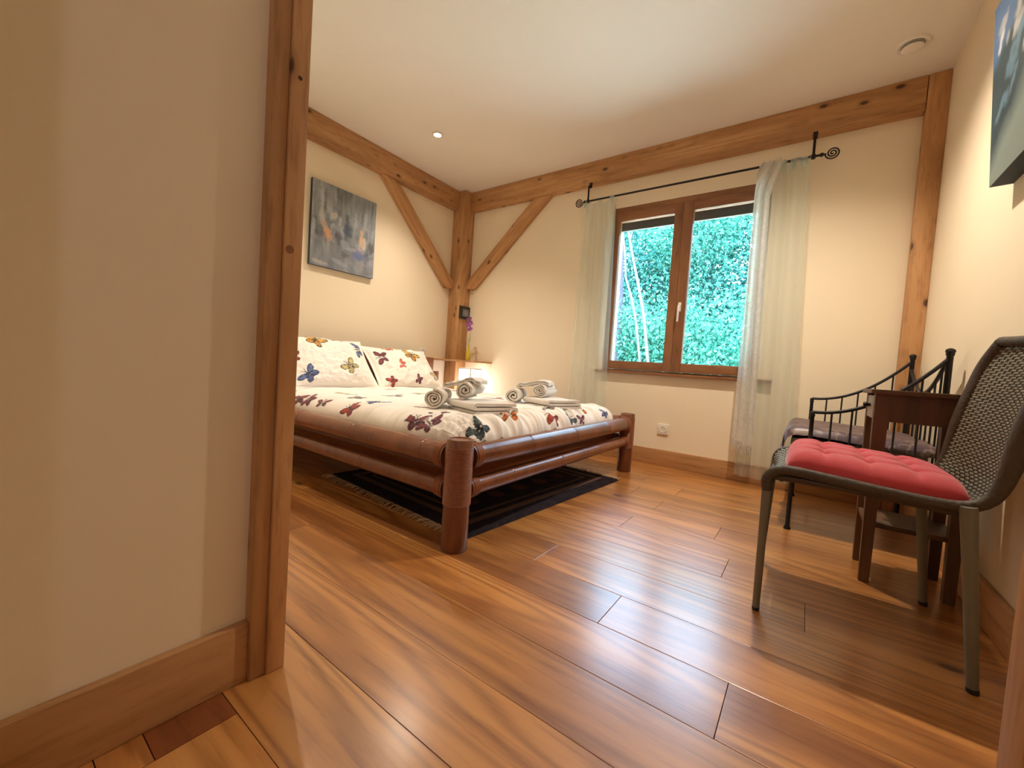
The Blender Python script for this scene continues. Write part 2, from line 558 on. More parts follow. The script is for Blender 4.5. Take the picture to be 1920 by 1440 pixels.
# floor: dark base with one object per plank
bm = bm_new(); box(bm, XL - 0.2, XR + 0.7, YH - 0.1, YB + 0.2, -0.12, -0.016)
floor = struct('floor', bm, M['subfloor'], loc=(0, 0, 0))
rows = []
y = 0.514 - 0.185 * 12
k = 0
edges = [0.144 - 0.185 * j for j in range(10, 0, -1)] + [0.144, 0.329, 0.514, 0.698, 0.882, 1.069, 1.252, 1.437] + [1.437 + 0.185 * j for j in range(1, 11)]
fixed = {(0.882): [-2.2, -0.093], (1.069): [-2.05, -0.422], (1.252): [-0.755], (0.514): [-2.6, 0.1], (0.329): [-1.9, 0.2], (0.144): [-0.835, 0.35], (0.698): [-1.6, 0.42],
         (1.437): [-2.3, 0.05]}
def plank(x0, x1, y0, y1, mat):
    bm = bm_new()
    g = 0.0007
    cx, cy = (x0 + x1) / 2, (y0 + y1) / 2
    box(bm, x0 + g, x1 - g, y0 + g, y1 - g, -0.016, random.uniform(-0.0005, 0.0), bev=0.0009)
    o = obj('plank', bm, mat, floor, smooth=False)
    me = o.data
    me.transform(Matrix.Translation((-cx, -cy, 0)))
    o.location = (cx, cy, 0)
for y0, y1 in zip(edges, edges[1:]):
    if y0 > YB:
        break
    xs0, xs1 = (XL - 0.02, XR + 0.02) if y1 > YP0 + 0.05 else (XH - 0.02, XR + 0.6)
    if y0 in fixed:
        js = [v for v in fixed[y0] if xs0 < v < xs1]
    else:
        js = []
        v = xs0 + random.uniform(0.5, 1.7)
        while v < xs1 - 0.3:
            js.append(v); v += random.uniform(1.5, 2.2)
    xs = [xs0] + js + [xs1]
    for i, (a, c) in enumerate(zip(xs, xs[1:])):
        if abs(y0 - 0.144) < 1e-6 and i == 0:
            plank(a, c, y0, 0.207, M['plank'])
            plank(a, c, 0.207, min(y1, YB + 0.02), M['plank_dark'])
        else:
            plank(a, c, y0, min(y1, YB + 0.02), M['plank'])

T = 0.12
bm = bm_new(); box(bm, XL - 0.2, XR + 0.8, YH - 0.1, YB + 0.25, HC, HC + 0.15)
struct('ceiling', bm, M['ceil'])
bm = bm_new(); box(bm, XL - T, XL, YP0, YB + 0.25, -0.1, HC)
struct('wall_left', bm, M['wall'])
bm = bm_new(); box(bm, XR, XR + T, YP1, YB + 0.25, -0.1, HC)
struct('wall_right', bm, M['wall'])
# window wall with its opening
WX0, WX1, WZ0, WZ1 = -1.44, -0.30, 0.725, 2.085
bm = bm_new()
box(bm, XL, WX0, YB, YB + 0.25, -0.1, HC)
box(bm, WX1, XR, YB, YB + 0.25, -0.1, HC)
box(bm, WX0, WX1, YB, YB + 0.25, -0.1, WZ0)
box(bm, WX0, WX1, YB, YB + 0.25, WZ1, HC)
struct('wall_back', bm, M['wall'])
# partition between bedroom and corridor (front wall) with the doorway
DX0, DX1 = -0.93, 0.20
bm = bm_new()
box(bm, XL, DX0 - 0.10, YP0, YP1 - 0.02, -0.1, HC)
box(bm, DX1, XR + 0.6, YP0, YP1 - 0.02, -0.1, HC)
box(bm, DX0 - 0.10, DX1, YP0, YP1 - 0.02, 2.16, HC)
struct('wall_front', bm, M['wall'])
bm = bm_new(); box(bm, XH - T, XH, YH, 0.374, -0.1, HC)
struct('wall_hall_left', bm, M['wall_hall'])
bm = bm_new()
box(bm, XH, -0.80, -0.75, -0.053, -0.1, HC)
struct('hall_light_blocker', bm, M['wall_hall'])  # added unseen block, keeps the corridor light off part of the left wall
bm = bm_new(); box(bm, XH - T, XR + 0.7, YH - T, YH, -0.1, HC)
struct('wall_hall_end', bm, M['wall_hall'])
bm = bm_new(); box(bm, XR + 0.58, XR + 0.7, YH, YP0, -0.1, HC)
struct('wall_hall_right', bm, M['wall_hall'])

# baseboards
def baseboard(name, x0, x1, y0, y1, h, mat):
    bm = bm_new(); box(bm, x0, x1, y0, y1, 0, h, bev=0.003)
    struct(name, bm, M[mat], smooth=True)
baseboard('baseboard_back', XL + 0.17, 0.415, YB - 0.02, YB, 0.125, 'base_X')
baseboard('baseboard_left', XL, XL + 0.02, YP1, 3.14, 0.125, 'base_Y')
baseboard('baseboard_right', XR - 0.021, XR, 1.40, 3.235, 0.125, 'base_Y')
baseboard('baseboard_hall', XH, XH + 0.02, -0.029, 0.374, 0.125, 'base_Y')

# ---------------------------------------------------------------- timber frame
def timber(name, bm, mat, label, cat, **kw):
    o = obj(name, bm, M[mat], smooth=True, **kw)
    return tag(o, label, cat)
bm = bm_new(); box(bm, XL + 0.165, 0.415, 3.235, YB, 2.304, 2.4995, bev=0.006)
timber('timber_beam', bm, 'timber_X', 'long pine beam under the ceiling above the window', 'beam')
bm = bm_new(); box(bm, XL, -3.115, YP1, 3.146, 2.304, 2.4995, bev=0.006)
timber('timber_beam', bm, 'timber_Y', 'pine beam under the ceiling above the painting over the bed', 'beam')
bm = bm_new(); box(bm, XL, -3.022, 3.146, YB, 0.0, 2.4995, bev=0.012)
timber('timber_post', bm, 'timber_Z', 'thick pine corner post behind the bed where both beams meet', 'post')
bm = bm_new(); box(bm, 0.417, XR, 3.235, YB, 0.0, 2.4995, bev=0.006)
timber('timber_post', bm, 'timber_Z', 'slim pine post in the corner behind the iron daybed', 'post')

def brace(p0, p1, width, depth, plane, label):
    """square timber between two points of its centre line; plane 'x' lies on the left wall, 'y' on the window wall."""
    p0, p1 = Vector(p0), Vector(p1)
    L = (p1 - p0).length
    ang = 0
    bm = bm_new()
    # ends cut: horizontal at the top, vertical at the foot
    d = (p1 - p0).normalized()
    h = width / 2
    if plane == 'y':
        s = 1 if d.x > 0 else -1
        a = math.atan2(d.z, abs(d.x))
    else:
        s = 1 if d.y > 0 else -1
        a = math.atan2(d.z, abs(d.y))
    # outline in local (u along, v across)
    c0 = h / math.tan(PI / 2 - a) if False else h * math.tan(a)
    c1 = h / math.tan(a)
    out = [(-c0, -h), (L + c1, -h), (L - c1, h), (c0, h)]
    # foot is vertical, top is horizontal
    out = [(h * math.tan(a), -h), (L + h / math.tan(a), -h), (L - h / math.tan(a), h), (-h * math.tan(a), h)]
    f = [bm.verts.new((u, -depth / 2, v)) for u, v in out]
    g = [bm.verts.new((u, depth / 2, v)) for u, v in out]
    bm.faces.new(f); bm.faces.new(g[::-1])
    for i in range(4):
        bm.faces.new((f[i], f[(i + 1) % 4], g[(i + 1) % 4], g[i]))
    bmesh.ops.recalc_face_normals(bm, faces=bm.faces[:])
    bmesh.ops.bevel(bm, geom=bm.edges[:], offset=0.005, segments=1, affect='EDGES')
    o = obj('timber_brace', bm, M['timber_X'], smooth=True, loc=(0, 0, 0))
    o.location = p0
    if plane == 'y':
        o.rotation_euler = (0, -a if s > 0 else -(PI - a), 0)
    else:
        o.rotation_euler = Matrix.Rotation(PI / 2 * s, 4, 'Z').to_euler()
        o.rotation_euler = (Matrix.Rotation(PI / 2 * s, 4, 'Z') @ Matrix.Rotation(-a, 4, 'Y')).to_euler()
    return tag(o, label, 'brace')
BD = 0.055
brace((-3.022, YB - 0.001 - BD / 2, 1.49), (-2.14, YB - 0.001 - BD / 2, 2.304), 0.125, BD, 'y', 'slanting pine brace between corner post and the beam over the window')
brace((XL + 0.001 + BD / 2, 3.146, 1.48), (XL + 0.001 + BD / 2, 2.30, 2.304), 0.125, BD, 'x', 'slanting pine brace beside the painting, running to the corner post')

# door frame (left jamb in view, right jamb at the picture's edge)
bm = bm_new(); box(bm, DX0 - 0.10, -0.893, 0.405, YP1, 0, 2.16, bev=0.003)
jl = thing('door_jamb', 'tall pine door jamb standing beside the corridor baseboard', 'door frame', (-0.95, 0.41, 0))
obj('jamb_post', bm, M['timber_Z'], jl)
bm = bm_new(); box(bm, DX0 - 0.09, -0.900, 0.374, 0.4045, 0, 2.16, bev=0.002)
obj('casing_strip', bm, M['timber_Z'], jl)
bm = bm_new(); tube(bm, [(-0.8945, 0.416, 0.912), (-0.8922, 0.416, 0.912)], 0.0085, 16)
obj('knot_plug', bm, M['oak_X'], jl)
bm = bm_new(); tube(bm, [(-0.8945, 0.422, 1.262), (-0.8925, 0.422, 1.262)], 0.0045, 12)
obj('knot', bm, M['bark_knot'], jl)
jr = thing('door_jamb', 'pine door jamb cut off by the edge beside the wicker chair', 'door frame', (0.16, 0.41, 0))
bm = bm_new(); box(bm, 0.130, DX1, 0.405, YP1, 0, 2.16, bev=0.003)
obj('jamb_post', bm, M['timber_Z'], jr)
bm = bm_new(); box(bm, 0.137, DX1, 0.374, 0.4045, 0, 2.16, bev=0.002)
obj('casing_strip', bm, M['timber_Z'], jr)

# ---------------------------------------------------------------- window
win = bpy.data.objects.new('window_1', None)
COL.objects.link(win); win.location = (-0.87, YB, WZ0); win['kind'] = 'structure'; LOCS[win] = Vector((-0.87, YB, WZ0))
F0, F1 = YB + 0.005, YB + 0.075
bm = bm_new()
box(bm, WX0, WX0 + 0.035, F0, F1, WZ0, WZ1, bev=0.003)
box(bm, WX1 - 0.035, WX1, F0, F1, WZ0, WZ1, bev=0.003)
obj('frame_post', bm, M['oak_Z'], win)
bm = bm_new()
box(bm, WX0 + 0.035, WX1 - 0.035, F0, F1, WZ1 - 0.045, WZ1, bev=0.003)
box(bm, WX0 + 0.035, WX1 - 0.035, F0, F1, WZ0, WZ0 + 0.012, bev=0.002)
obj('frame_rail', bm, M['oak_X'], win)
def sash(x0, x1, wl, wr, y0):
    z0, z1 = WZ0 + 0.013, WZ1 - 0.045
    bm = bm_new()
    box(bm, x0, x0 + wl, y0, y0 + 0.05, z0, z1, bev=0.004)
    box(bm, x1 - wr, x1, y0, y0 + 0.05, z0, z1, bev=0.004)
    s = obj('sash', bm, M['oak_Z'], win)
    bm = bm_new()
    box(bm, x0 + wl, x1 - wr, y0 + 0.001, y0 + 0.049, z0, 0.808, bev=0.003)
    box(bm, x0 + wl, x1 - wr, y0 + 0.001, y0 + 0.049, 1.968, z1, bev=0.003)
    obj('sash_rail', bm, M['oak_X'], s)
    bm = bm_new()
    box(bm, x0 + wl, x1 - wr, y0 + 0.024, y0 + 0.028, 0.808, 1.968)
    obj('pane', bm, M['glass'], s, smooth=False)
    return s
XM = -0.870
sl = sash(WX0 + 0.035, XM - 0.001, 0.030, 0.065, YB - 0.004)
sr = sash(XM + 0.001, WX1 - 0.035, 0.072, 0.030, YB - 0.012)
bm = bm_new()
box(bm, -0.850, -0.828, YB - 0.022, YB - 0.0125, 1.205, 1.275, bev=0.004)
tube(bm, [(-0.839, YB - 0.020, 1.250), (-0.839, YB - 0.045, 1.250), (-0.839, YB - 0.050, 1.235), (-0.841, YB - 0.050, 1.125)], [0.008, 0.008, 0.009, 0.007], 10)
obj('window_handle', bm, M['white_metal'], sr, label='white lever handle')
bm = bm_new(); box(bm, -1.49, -0.20, YB - 0.045, YB, 0.705, 0.725, bev=0.004)
obj('window_sill', bm, M['oak_X'], win)
bm = bm_new(); box(bm, WX0 + 0.02, WX1 - 0.02, YB + 0.11, YB + 0.14, 1.925, 2.085, bev=0.004)
obj('shutter_slat', bm, M['dark_grey'], win, label='dark lower edge of the roller shutter')

# ---------------------------------------------------------------- curtain rod, curtains, scarf
RY, RZ = 3.2, 2.150
rod = thing('curtain_rod', 'black iron curtain rod with spiral finials hanging from the beam', 'curtain rod', (-0.85, RY, RZ))
bm = bm_new(); tube(bm, [(-1.66, RY, RZ), (-0.05, RY, RZ)], 0.0075, 12)
obj('rod', bm, M['iron'], rod)
for x in (-1.640, -0.085):
    bm = bm_new()
    tube(bm, [(x, RY, RZ - 0.014), (x, RY, RZ + 0.012)], 0.012, 12)
    tube(bm, [(x, RY, RZ + 0.01), (x, RY, 2.272), (x, RY + 0.012, 2.286), (x, 3.233, 2.290)], 0.0075, 10)
    box(bm, x - 0.013, x + 0.013, 3.226, 3.2348, 2.272, 2.318, bev=0.003)
    obj('bracket', bm, M['iron'], rod)
for s, x0 in ((-1, -1.66), (1, -0.05)):
    bm = bm_new()
    tube(bm, [(x0, RY, RZ), (x0 + s * 0.012, RY, RZ), (x0 + s * 0.02, RY, RZ), (x0 + s * 0.03, RY, RZ)], [0.012, 0.012, 0.005, 0.004], 10)
    cx = x0 + s * 0.062
    pts = [(x0 + s * 0.026, RY, RZ)]
    for i in range(61):
        t = i / 60
        a = PI + t * 2 * PI * 2.4
        r = 0.034 * (1 - t) + 0.004
        pts.append((cx + s * r * math.cos(a), RY, RZ + r * math.sin(a)))
    tube(bm, pts, 0.0042, 8)
    obj('finial', bm, M['iron'], rod)

def curtain(name, x0t, x1t, x0b, x1b, zt, zb, yy, folds, amp, mat, label, tabs, seed, top_gather=False):
    t = thing(name, label, 'curtain', ((x0t + x1t) / 2, yy, zb))
    nu, nv = 140, 70
    U, V = np.meshgrid(np.linspace(0, 1, nu), np.linspace(0, 1, nv), indexing='ij')
    x0 = x0t + (x0b - x0t) * V; x1 = x1t + (x1b - x1t) * V
    r = np.random.default_rng(seed)
    ph = vnoise(U * 0 + 0.3, U, 3.0, seed) * 1.3 + U * folds * 2 * PI + 0.5 * np.sin(V * 2.2 + seed) * U
    A = amp * (0.35 + 0.65 * V) * (0.6 + 0.8 * vnoise(U, V * 0.6, 4.0, seed + 3))
    X = x0 + (x1 - x0) * U + 0.25 * A * np.cos(ph)
    Y = yy + A * np.sin(ph)
    Z = zt + (zb - zt) * V
    if tabs:
        Z = np.where(V < 0.06, Z - 0.012 * np.sin(U * PI * tabs) ** 2 * (1 - V / 0.06), Z)
    o = obj('curtain_panel', None, mat, t, me=grid_mesh('curtain_panel', np.stack([X, Y, Z], -1)))
    return t
cl = curtain('curtain', -1.675, -1.385, -1.70, -1.345, RZ - 0.018, 0.30, 3.195, 3.2, 0.022, M['sheer'], 'sheer pale curtain hanging behind the bed, left of the window', 2, 3)
cr = curtain('curtain', -0.375, -0.095, -0.372, -0.03, RZ + 0.008, 0.055, 3.195, 3.6, 0.022, M['sheer'], 'sheer pale curtain right of the window, reaching the baseboard', 0, 5)
for t, xs in ((cl, (-1.655, -1.42)), (cr, (-0.24, -0.185, -0.13))):
    for x in xs:
        bm = bm_new()
        pts = [(x, RY + 0.010 * math.cos(a), RZ + 0.010 * math.sin(a)) for a in np.linspace(-PI / 2 - 0.4, 1.5 * PI + 0.4, 14)]
        pts = [(x, RY - 0.002, RZ - 0.055)] + pts[:-1] + [(x, RY + 0.004, RZ - 0.055)]
        a = [bm.verts.new((p[0] - 0.019, p[1], p[2])) for p in pts]
        c = [bm.verts.new((p[0] + 0.019, p[1], p[2])) for p in pts]
        for i in range(len(pts) - 1):
            bm.faces.new((a[i], a[i + 1], c[i + 1], c[i]))
        obj('curtain_tab', bm, M['sheer_hem'], t)
# hem bands of the right curtain
nu = 120
U = np.linspace(0, 1, nu)[:, None]; V = np.linspace(0, 1, 6)[None, :]
# lace scarf hung over the rod at the inner edge of the right curtain
sc = thing('lace_scarf', 'white embroidered lace scarf with fringe draped from the curtain rod', 'scarf', (-0.35, 3.165, 0.3))
nu, nv = 70, 160
U, V = np.meshgrid(np.linspace(0, 1, nu), np.linspace(0, 1, nv), indexing='ij')
x0 = np.interp(V, [0, 0.04, 0.10, 1], [-0.36, -0.385, -0.392, -0.395]); x1 = np.interp(V, [0, 0.05, 0.12, 0.5, 1], [-0.235, -0.26, -0.30, -0.285, -0.272])
ph = U * 2 * PI * 2.1 + 0.6 * np.sin(V * 5)
A = 0.010 + 0.012 * np.sin(V * PI)
X = x0 + (x1 - x0) * U + 0.004 * np.cos(ph)
Y = 3.162 + A * np.sin(ph) + 0.022 * np.exp(-V / 0.03)
Z = RZ + 0.014 + (0.315 - 0.05 * 0 - RZ - 0.014) * V - 0.05 * U * V
ga = np.exp(-((V - 0.03) / 0.05) ** 2)
Z = Z + ga * 0.012 * np.sin(U * 40); Y = Y - ga * 0.018 * (0.5 + 0.5 * np.sin(U * 31 + V * 60))
obj('scarf_cloth', None, M['lace'], sc, me=grid_mesh('scarf_cloth', np.stack([X, Y, Z], -1)))
bm = bm_new()
for i in range(26):
    u = (i + 0.5) / 26
    bx = -0.395 + u * 0.123; bz = 0.317 - 0.05 * u
    l = random.uniform(0.065, 0.10)
    dx = random.uniform(-0.012, 0.012)
    tube(bm, [(bx, 3.162, bz), (bx + dx * 0.4, 3.158, bz - l * 0.5), (bx + dx, 3.163, bz - l)], [0.0022, 0.002, 0.0012], 5)
obj('scarf_fringe', bm, M['lace'], sc, kind='stuff')
bm = bm_new()
for i in range(7):
    x = -0.37 + i * 0.022
    pts = [(x + 0.004 * math.sin(a), RY + 0.013 * math.cos(a), RZ + 0.013 * math.sin(a)) for a in np.linspace(-0.6 * PI, 1.6 * PI, 12)]
    tube(bm, pts, 0.0055, 6)
obj('scarf_gather', bm, M['lace'], sc)

# ---------------------------------------------------------------- ceiling fittings, sockets
sp = thing('ceiling_spotlight', 'small lit recessed spotlight in the ceiling above the bed', 'spotlight', (-2.53, 2.27, HC))
bm = bm_new(); lathe(bm, [(0.026, -0.004), (0.030, -0.010), (0.041, -0.008), (0.043, 0.0)], (-2.53, 2.27, HC), 32)
obj('bezel', bm, M['white_metal'], sp)
bm = bm_new(); lathe(bm, [(0.0, -0.0125), (0.016, -0.0125), (0.024, -0.0105)], (-2.53, 2.27, HC), 24)
obj('bulb', bm, M['bulb'], sp)
vt = thing('ceiling_vent', 'round white ceiling vent near the corner post on the right', 'vent', (0.30, 2.92, HC))
bm = bm_new()
prof = [(0.048, 0.0), (0.048, -0.006), (0.060, -0.010), (0.066, -0.006), (0.068, 0.0)]
lathe(bm, prof, (0.30, 2.92, HC), 36)
obj('vent_ring', bm, M['ceil'], vt)
bm = bm_new(); lathe(bm, [(0.0, -0.026), (0.038, -0.025), (0.045, -0.020), (0.042, -0.015), (0.012, -0.014), (0.012, -0.006)], (0.30, 2.92, HC), 36)
obj('vent_disc', bm, M['ceil'], vt)
bm = bm_new(); lathe(bm, [(0.012, -0.0075), (0.047, -0.0075), (0.047, -0.0105)], (0.30, 2.92, HC), 36)
obj('vent_throat', bm, M['text_pale'], vt)
def socket(name, center, axis, label):
    t = thing(name, label, 'socket', center)
    x, y, z = center
    bm = bm_new(); bm2 = bm_new(); bm3 = bm_new()
    if axis == 'y':
        box(bm, x - 0.041, x + 0.041, y - 0.011, y, z - 0.041, z + 0.041, bev=0.004)
        lathe(bm2, [(0.0, 0.0005), (0.019, 0.0005), (0.0215, 0.0035), (0.0225, 0.0035), (0.0225, 0)], (x, y - 0.011, z), 24, Matrix.Rotation(PI / 2, 4, 'X'))
    else:
        box(bm, x, x + 0.011, y - 0.041, y + 0.041, z - 0.041, z + 0.041, bev=0.004)
        lathe(bm2, [(0.0, 0.0005), (0.019, 0.0005), (0.0215, 0.0035), (0.0225, 0.0035), (0.0225, 0)], (x + 0.011, y, z), 24, Matrix.Rotation(PI / 2, 4, 'Y'))
    obj('faceplate', bm, M['white_plastic'], t)
    obj('socket_ring', bm2, M['white_plastic'], t)
socket('wall_socket', (-0.889, YB, 0.286), 'y', 'square white wall socket below the window')
socket('wall_socket', (XL, 2.82, 0.79), 'x', 'square white wall socket above the right pillow')

# ---------------------------------------------------------------- paintings (abstract brushwork, colour per vertex)
def strokes(nu, nv, W, H, base, dabs):
    U, V = np.meshgrid(np.linspace(0, W, nu), np.linspace(0, H, nv), indexing='ij')
    C = base(U, V)
    for (cx, cy, a, b2, ang, col, op, sd) in dabs:
        du, dv = U - cx, V - cy
        c, s = math.cos(ang), math.sin(ang)
        p, q = (du * c + dv * s) / a, (-du * s + dv * c) / b2
        d = np.sqrt(p * p + q * q) + 0.9 * (vnoise(U, V, 30, sd) - 0.5) + 0.5 * (vnoise(U * 0.3 + V, V * 0.3, 70, sd + 1) - 0.5)
        k = np.clip((1.05 - d) / 0.55, 0, 1)[..., None] * op
        C = C * (1 - k) + np.array(col) * k
    return U, V, np.clip(C, 0, 1)

def painting(name, label, plane, x, y0, y1, z0, z1, depth, fn, side_col, tilt=0.0):
    """canvas on a wall of constant x; y0 is the canvas's left as seen from the room."""
    W, H = abs(y1 - y0), z1 - z0
    U, V, C = fn(W, H)
    sgn = 1 if y1 > y0 else -1
    d = depth if plane == 'left' else -depth
    X = np.stack([np.full_like(U, x + d), y0 + sgn * U, z0 + V], -1)
    t = thing(name, label, 'painting', (x, (y0 + y1) / 2, z0))
    obj('canvas_face', None, M['canvas'], t, me=grid_mesh('canvas_face', X, C), smooth=False)
    bm = bm_new()
    ya, yb = min(y0, y1), max(y0, y1)
    e = 0.0006 if d > 0 else -0.0006
    box(bm, x, x + d - e, ya, yb, z0, z1)
    obj('stretcher_edge', bm, side_col, t, smooth=False)
    t.rotation_euler = (0, math.radians(tilt), 0)   # hung so that its top leans out from the wall

def fn_left(W, H):
    r = np.random.default_rng(5)
    def base(U, V):
        n = vnoise(U * 2.5, V * 0.7, 9, 1)[..., None]
        n2 = vnoise(U, V, 6, 2)[..., None]
        C = np.array((0.07, 0.085, 0.10)) * (1 - n) + np.array((0.36, 0.40, 0.42)) * n
        low = np.clip(1 - V / H * 1.6, 0, 1)[..., None]
        return C * (1 - low * 0.5) + (np.array((0.12, 0.14, 0.20)) * (1 - n2) + np.array((0.36, 0.36, 0.38)) * n2) * low * 0.5
    dabs = []
    for i in range(60):
        g = r.uniform(0.06, 0.55)
        dabs.append((r.uniform(0, W), r.uniform(0.35, 1) * H, r.uniform(0.01, 0.03), r.uniform(0.05, 0.16), r.uniform(-0.15, 0.15), (g * 0.92, g, g * 1.10), 0.6, i))
    for i in range(30):
        dabs.append((r.uniform(0, W), r.uniform(0, 0.55) * H, r.uniform(0.04, 0.12), r.uniform(0.015, 0.04), r.uniform(-0.6, 0.6), tuple(np.array((0.85, 0.95, 1.15)) * r.uniform(0.10, 0.42) + r.uniform(-0.03, 0.03, 3)), 0.5, 140 + i))
    wv = W / 0.55
    dabs += [(0.13 * wv, 0.27, 0.035, 0.075, 0.5, (0.62, 0.33, 0.17), 0.85, 60), (0.10 * wv, 0.33, 0.03, 0.05, 0.4, (0.50, 0.36, 0.27), 0.7, 61),
             (0.42 * wv, 0.30, 0.022, 0.10, -0.1, (0.66, 0.42, 0.24), 0.85, 62), (0.45 * wv, 0.27, 0.02, 0.06, 0.0, (0.58, 0.50, 0.40), 0.8, 63),
             (0.30 * wv, 0.34, 0.05, 0.06, 0.2, (0.06, 0.09, 0.13), 0.8, 64), (0.22 * wv, 0.25, 0.03, 0.06, 0.2, (0.06, 0.06, 0.07), 0.7, 65),
             (0.40 * wv, 0.16, 0.06, 0.045, 0.2, (0.14, 0.18, 0.38), 0.8, 66), (0.27 * wv, 0.13, 0.05, 0.03, 0.1, (0.10, 0.09, 0.12), 0.7, 67),
             (0.18 * wv, 0.42, 0.035, 0.045, 0.1, (0.52, 0.48, 0.42), 0.7, 68), (0.08 * wv, 0.40, 0.02, 0.05, 0.1, (0.48, 0.45, 0.40), 0.7, 69), (0.08 * wv, 0.03, 0.07, 0.02, -0.1, (0.42, 0.40, 0.38), 0.7, 70)]
    return strokes(170, 190, W, H, base, dabs)
def fn_right(W, H):
    r = np.random.default_rng(9)
    def base(U, V):
        n = vnoise(U, V, 8, 4)[..., None]
        s = U * 0.55 + (H - V) * 1.0
        C = np.array((0.014, 0.032, 0.042)) * (1 - n) + np.array((0.035, 0.065, 0.075)) * n
        sky = np.clip((0.25 - s + 0.10 * (n[..., 0] - 0.5)) / 0.05, 0, 1)[..., None]
        C = C * (1 - sky) + (np.array((0.035, 0.085, 0.20)) * (1 - n) + np.array((0.09, 0.17, 0.30)) * n) * sky
        pale = np.clip((V * -1 + 0.12 + 0.55 * U + 0.05 * (n[..., 0] - 0.5)) / 0.10, 0, 1)[..., None]
        return C * (1 - pale * 0.8) + np.array((0.24, 0.29, 0.26)) * pale * 0.8
    dabs = []
    for i in range(26):
        u = r.uniform(0.07, 0.5)
        v = H - 0.04 - 0.35 * abs(u - 0.2) - r.uniform(0, 0.9) * u
        g = r.uniform(0.30, 0.62)
        dabs.append((u, v, r.uniform(0.02, 0.06), r.uniform(0.012, 0.035), r.uniform(0.5, 1.2), (g, g * 0.98, g * 0.96), 0.75, i))
    for i in range(12):
        u = r.uniform(0.03, 0.4)
        dabs.append((u, 0.20 + 0.5 * u + r.uniform(-0.05, 0.1), r.uniform(0.03, 0.07), r.uniform(0.012, 0.03), r.uniform(0.6, 1.0), (0.13, 0.23, 0.31), 0.6, 50 + i))
    return strokes(180, 170, W, H, base, dabs)
M['edge_dark'] = plain('canvas_edge_dark', (0.035, 0.05, 0.08), rough=0.7, noise=0.3, scale=20)
M['edge_blue'] = plain('canvas_edge_blue', (0.025, 0.045, 0.06), rough=0.7, noise=0.4, scale=14)
painting('painting', 'abstract grey, blue and orange painting on the wall above the bed', 'left', XL, 1.62, 2.185, 1.385, 2.035, 0.030, fn_left, M['edge_dark'])
painting('painting', 'abstract dark blue and white canvas high above the wicker chair', 'right', XR - 0.001, 2.115, 1.30, 1.432, 2.038, 0.055, fn_right, M['edge_blue'], tilt=-3.1)

# ================================================================ BED
bed = thing('bamboo_bed', 'double bed frame of thick brown bamboo poles on round legs', 'bed', (-2.0, 2.0, 0))
FX, NY, FY, HX = -1.030, 1.122, 2.878, -3.06
Z_UP, Z_LO = 0.345, 0.222

def bamboo_leg(x, y, h, r):
    bm = bm_new()
    lathe(bm, [(r - 0.003, 0), (r, 0.004), (r * 1.0, 0.10), (r * 0.985, 0.2), (r, h - 0.006), (r - 0.004, h), (r - 0.010, h), (r - 0.012, h - 0.004), (0, h - 0.004)], (x, y, 0), 40)
    leg = obj('leg', bm, M['bamboo'], bed)
    bm = bm_new()
    pts = []
    for k in range(46):
        z = 0.175 + 0.0047 * k
        ring = [(x + (r + 0.0012) * math.cos(a), y + (r + 0.0012) * math.sin(a), z) for a in np.linspace(0, 2 * PI, 28, endpoint=False)]
        tube(bm, ring, 0.0025, 5, closed=True)
    obj('rattan_winding', bm, M['bamboo_dark'], leg, kind='stuff')
bamboo_leg(FX, NY, 0.418, 0.050)
bamboo_leg(FX, FY, 0.418, 0.050)
bamboo_leg(HX, NY, 0.60, 0.050)
bamboo_leg(HX, FY, 0.60, 0.050)

def bamboo_rail(name, p0, p1, r, nodes):
    p0, p1 = Vector(p0), Vector(p1)
    L = (p1 - p0).length
    pts, rs = [], []
    ss = sorted(set([0, L] + [v for n in nodes for v in (n - 0.012, n - 0.004, n, n + 0.004, n + 0.012)] + list(np.linspace(0, L, 12)) + [v for k in (0.0, 0.0159, 0.0161, 0.025, 0.035, 0.05, 0.07, 0.09) for v in (k, L - k)]))
    for s in ss:
        rr = r
        for n in nodes:
            d = abs(s - n)
            if d < 0.002: rr = r * 0.965
            elif d < 0.005: rr = r * 1.015
        # flared ends where the rail is lashed to the legs
        for e in (s, L - s):
            if e < 0.016: rr = r * 0.8
            elif e < 0.09: rr += 0.007 * (1 - (e - 0.016) / 0.074) ** 1.5
        pts.append(p0.lerp(p1, s / L)); rs.append(rr)
    bm = bm_new(); tube(bm, pts, rs, 28)
    rail = obj(name, bm, M['bamboo'], bed)
    bm = bm_new()
    d = (p1 - p0).normalized()
    u = d.cross(Vector((0, 0, 1))).normalized(); v = u.cross(d)
    for e0, sg in ((0.028, 1), (L - 0.028, -1)):
        for k in range(9):
            s = e0 + sg * k * 0.0045
            ee = min(s, L - s)
            rr = r + 0.007 * max(0, 1 - max(ee - 0.016, 0) / 0.074) ** 1.5 + 0.001
            c = p0 + d * s
            ring = [c + (u * math.cos(a) + v * math.sin(a)) * rr for a in np.linspace(0, 2 * PI, 24, endpoint=False)]
            tube(bm, ring, 0.0023, 5, closed=True)
    obj('rail_lashing', bm, M['bamboo_dark'], rail, kind='stuff')
bamboo_rail('foot_rail', (FX, NY + 0.03, Z_UP), (FX, FY - 0.03, Z_UP), 0.045, [0.42, 0.86, 1.31])
bamboo_rail('foot_rail', (FX, NY + 0.03, Z_LO), (FX, FY - 0.03, Z_LO), 0.035, [0.30, 0.74, 1.2])
bamboo_rail('side_rail', (FX - 0.03, NY, Z_UP), (HX + 0.03, NY, Z_UP), 0.045, [0.14, 0.62, 1.10, 1.58])
bamboo_rail('side_rail', (FX - 0.03, NY, Z_LO), (HX + 0.03, NY, Z_LO), 0.036, [0.16, 0.55, 1.05, 1.5])
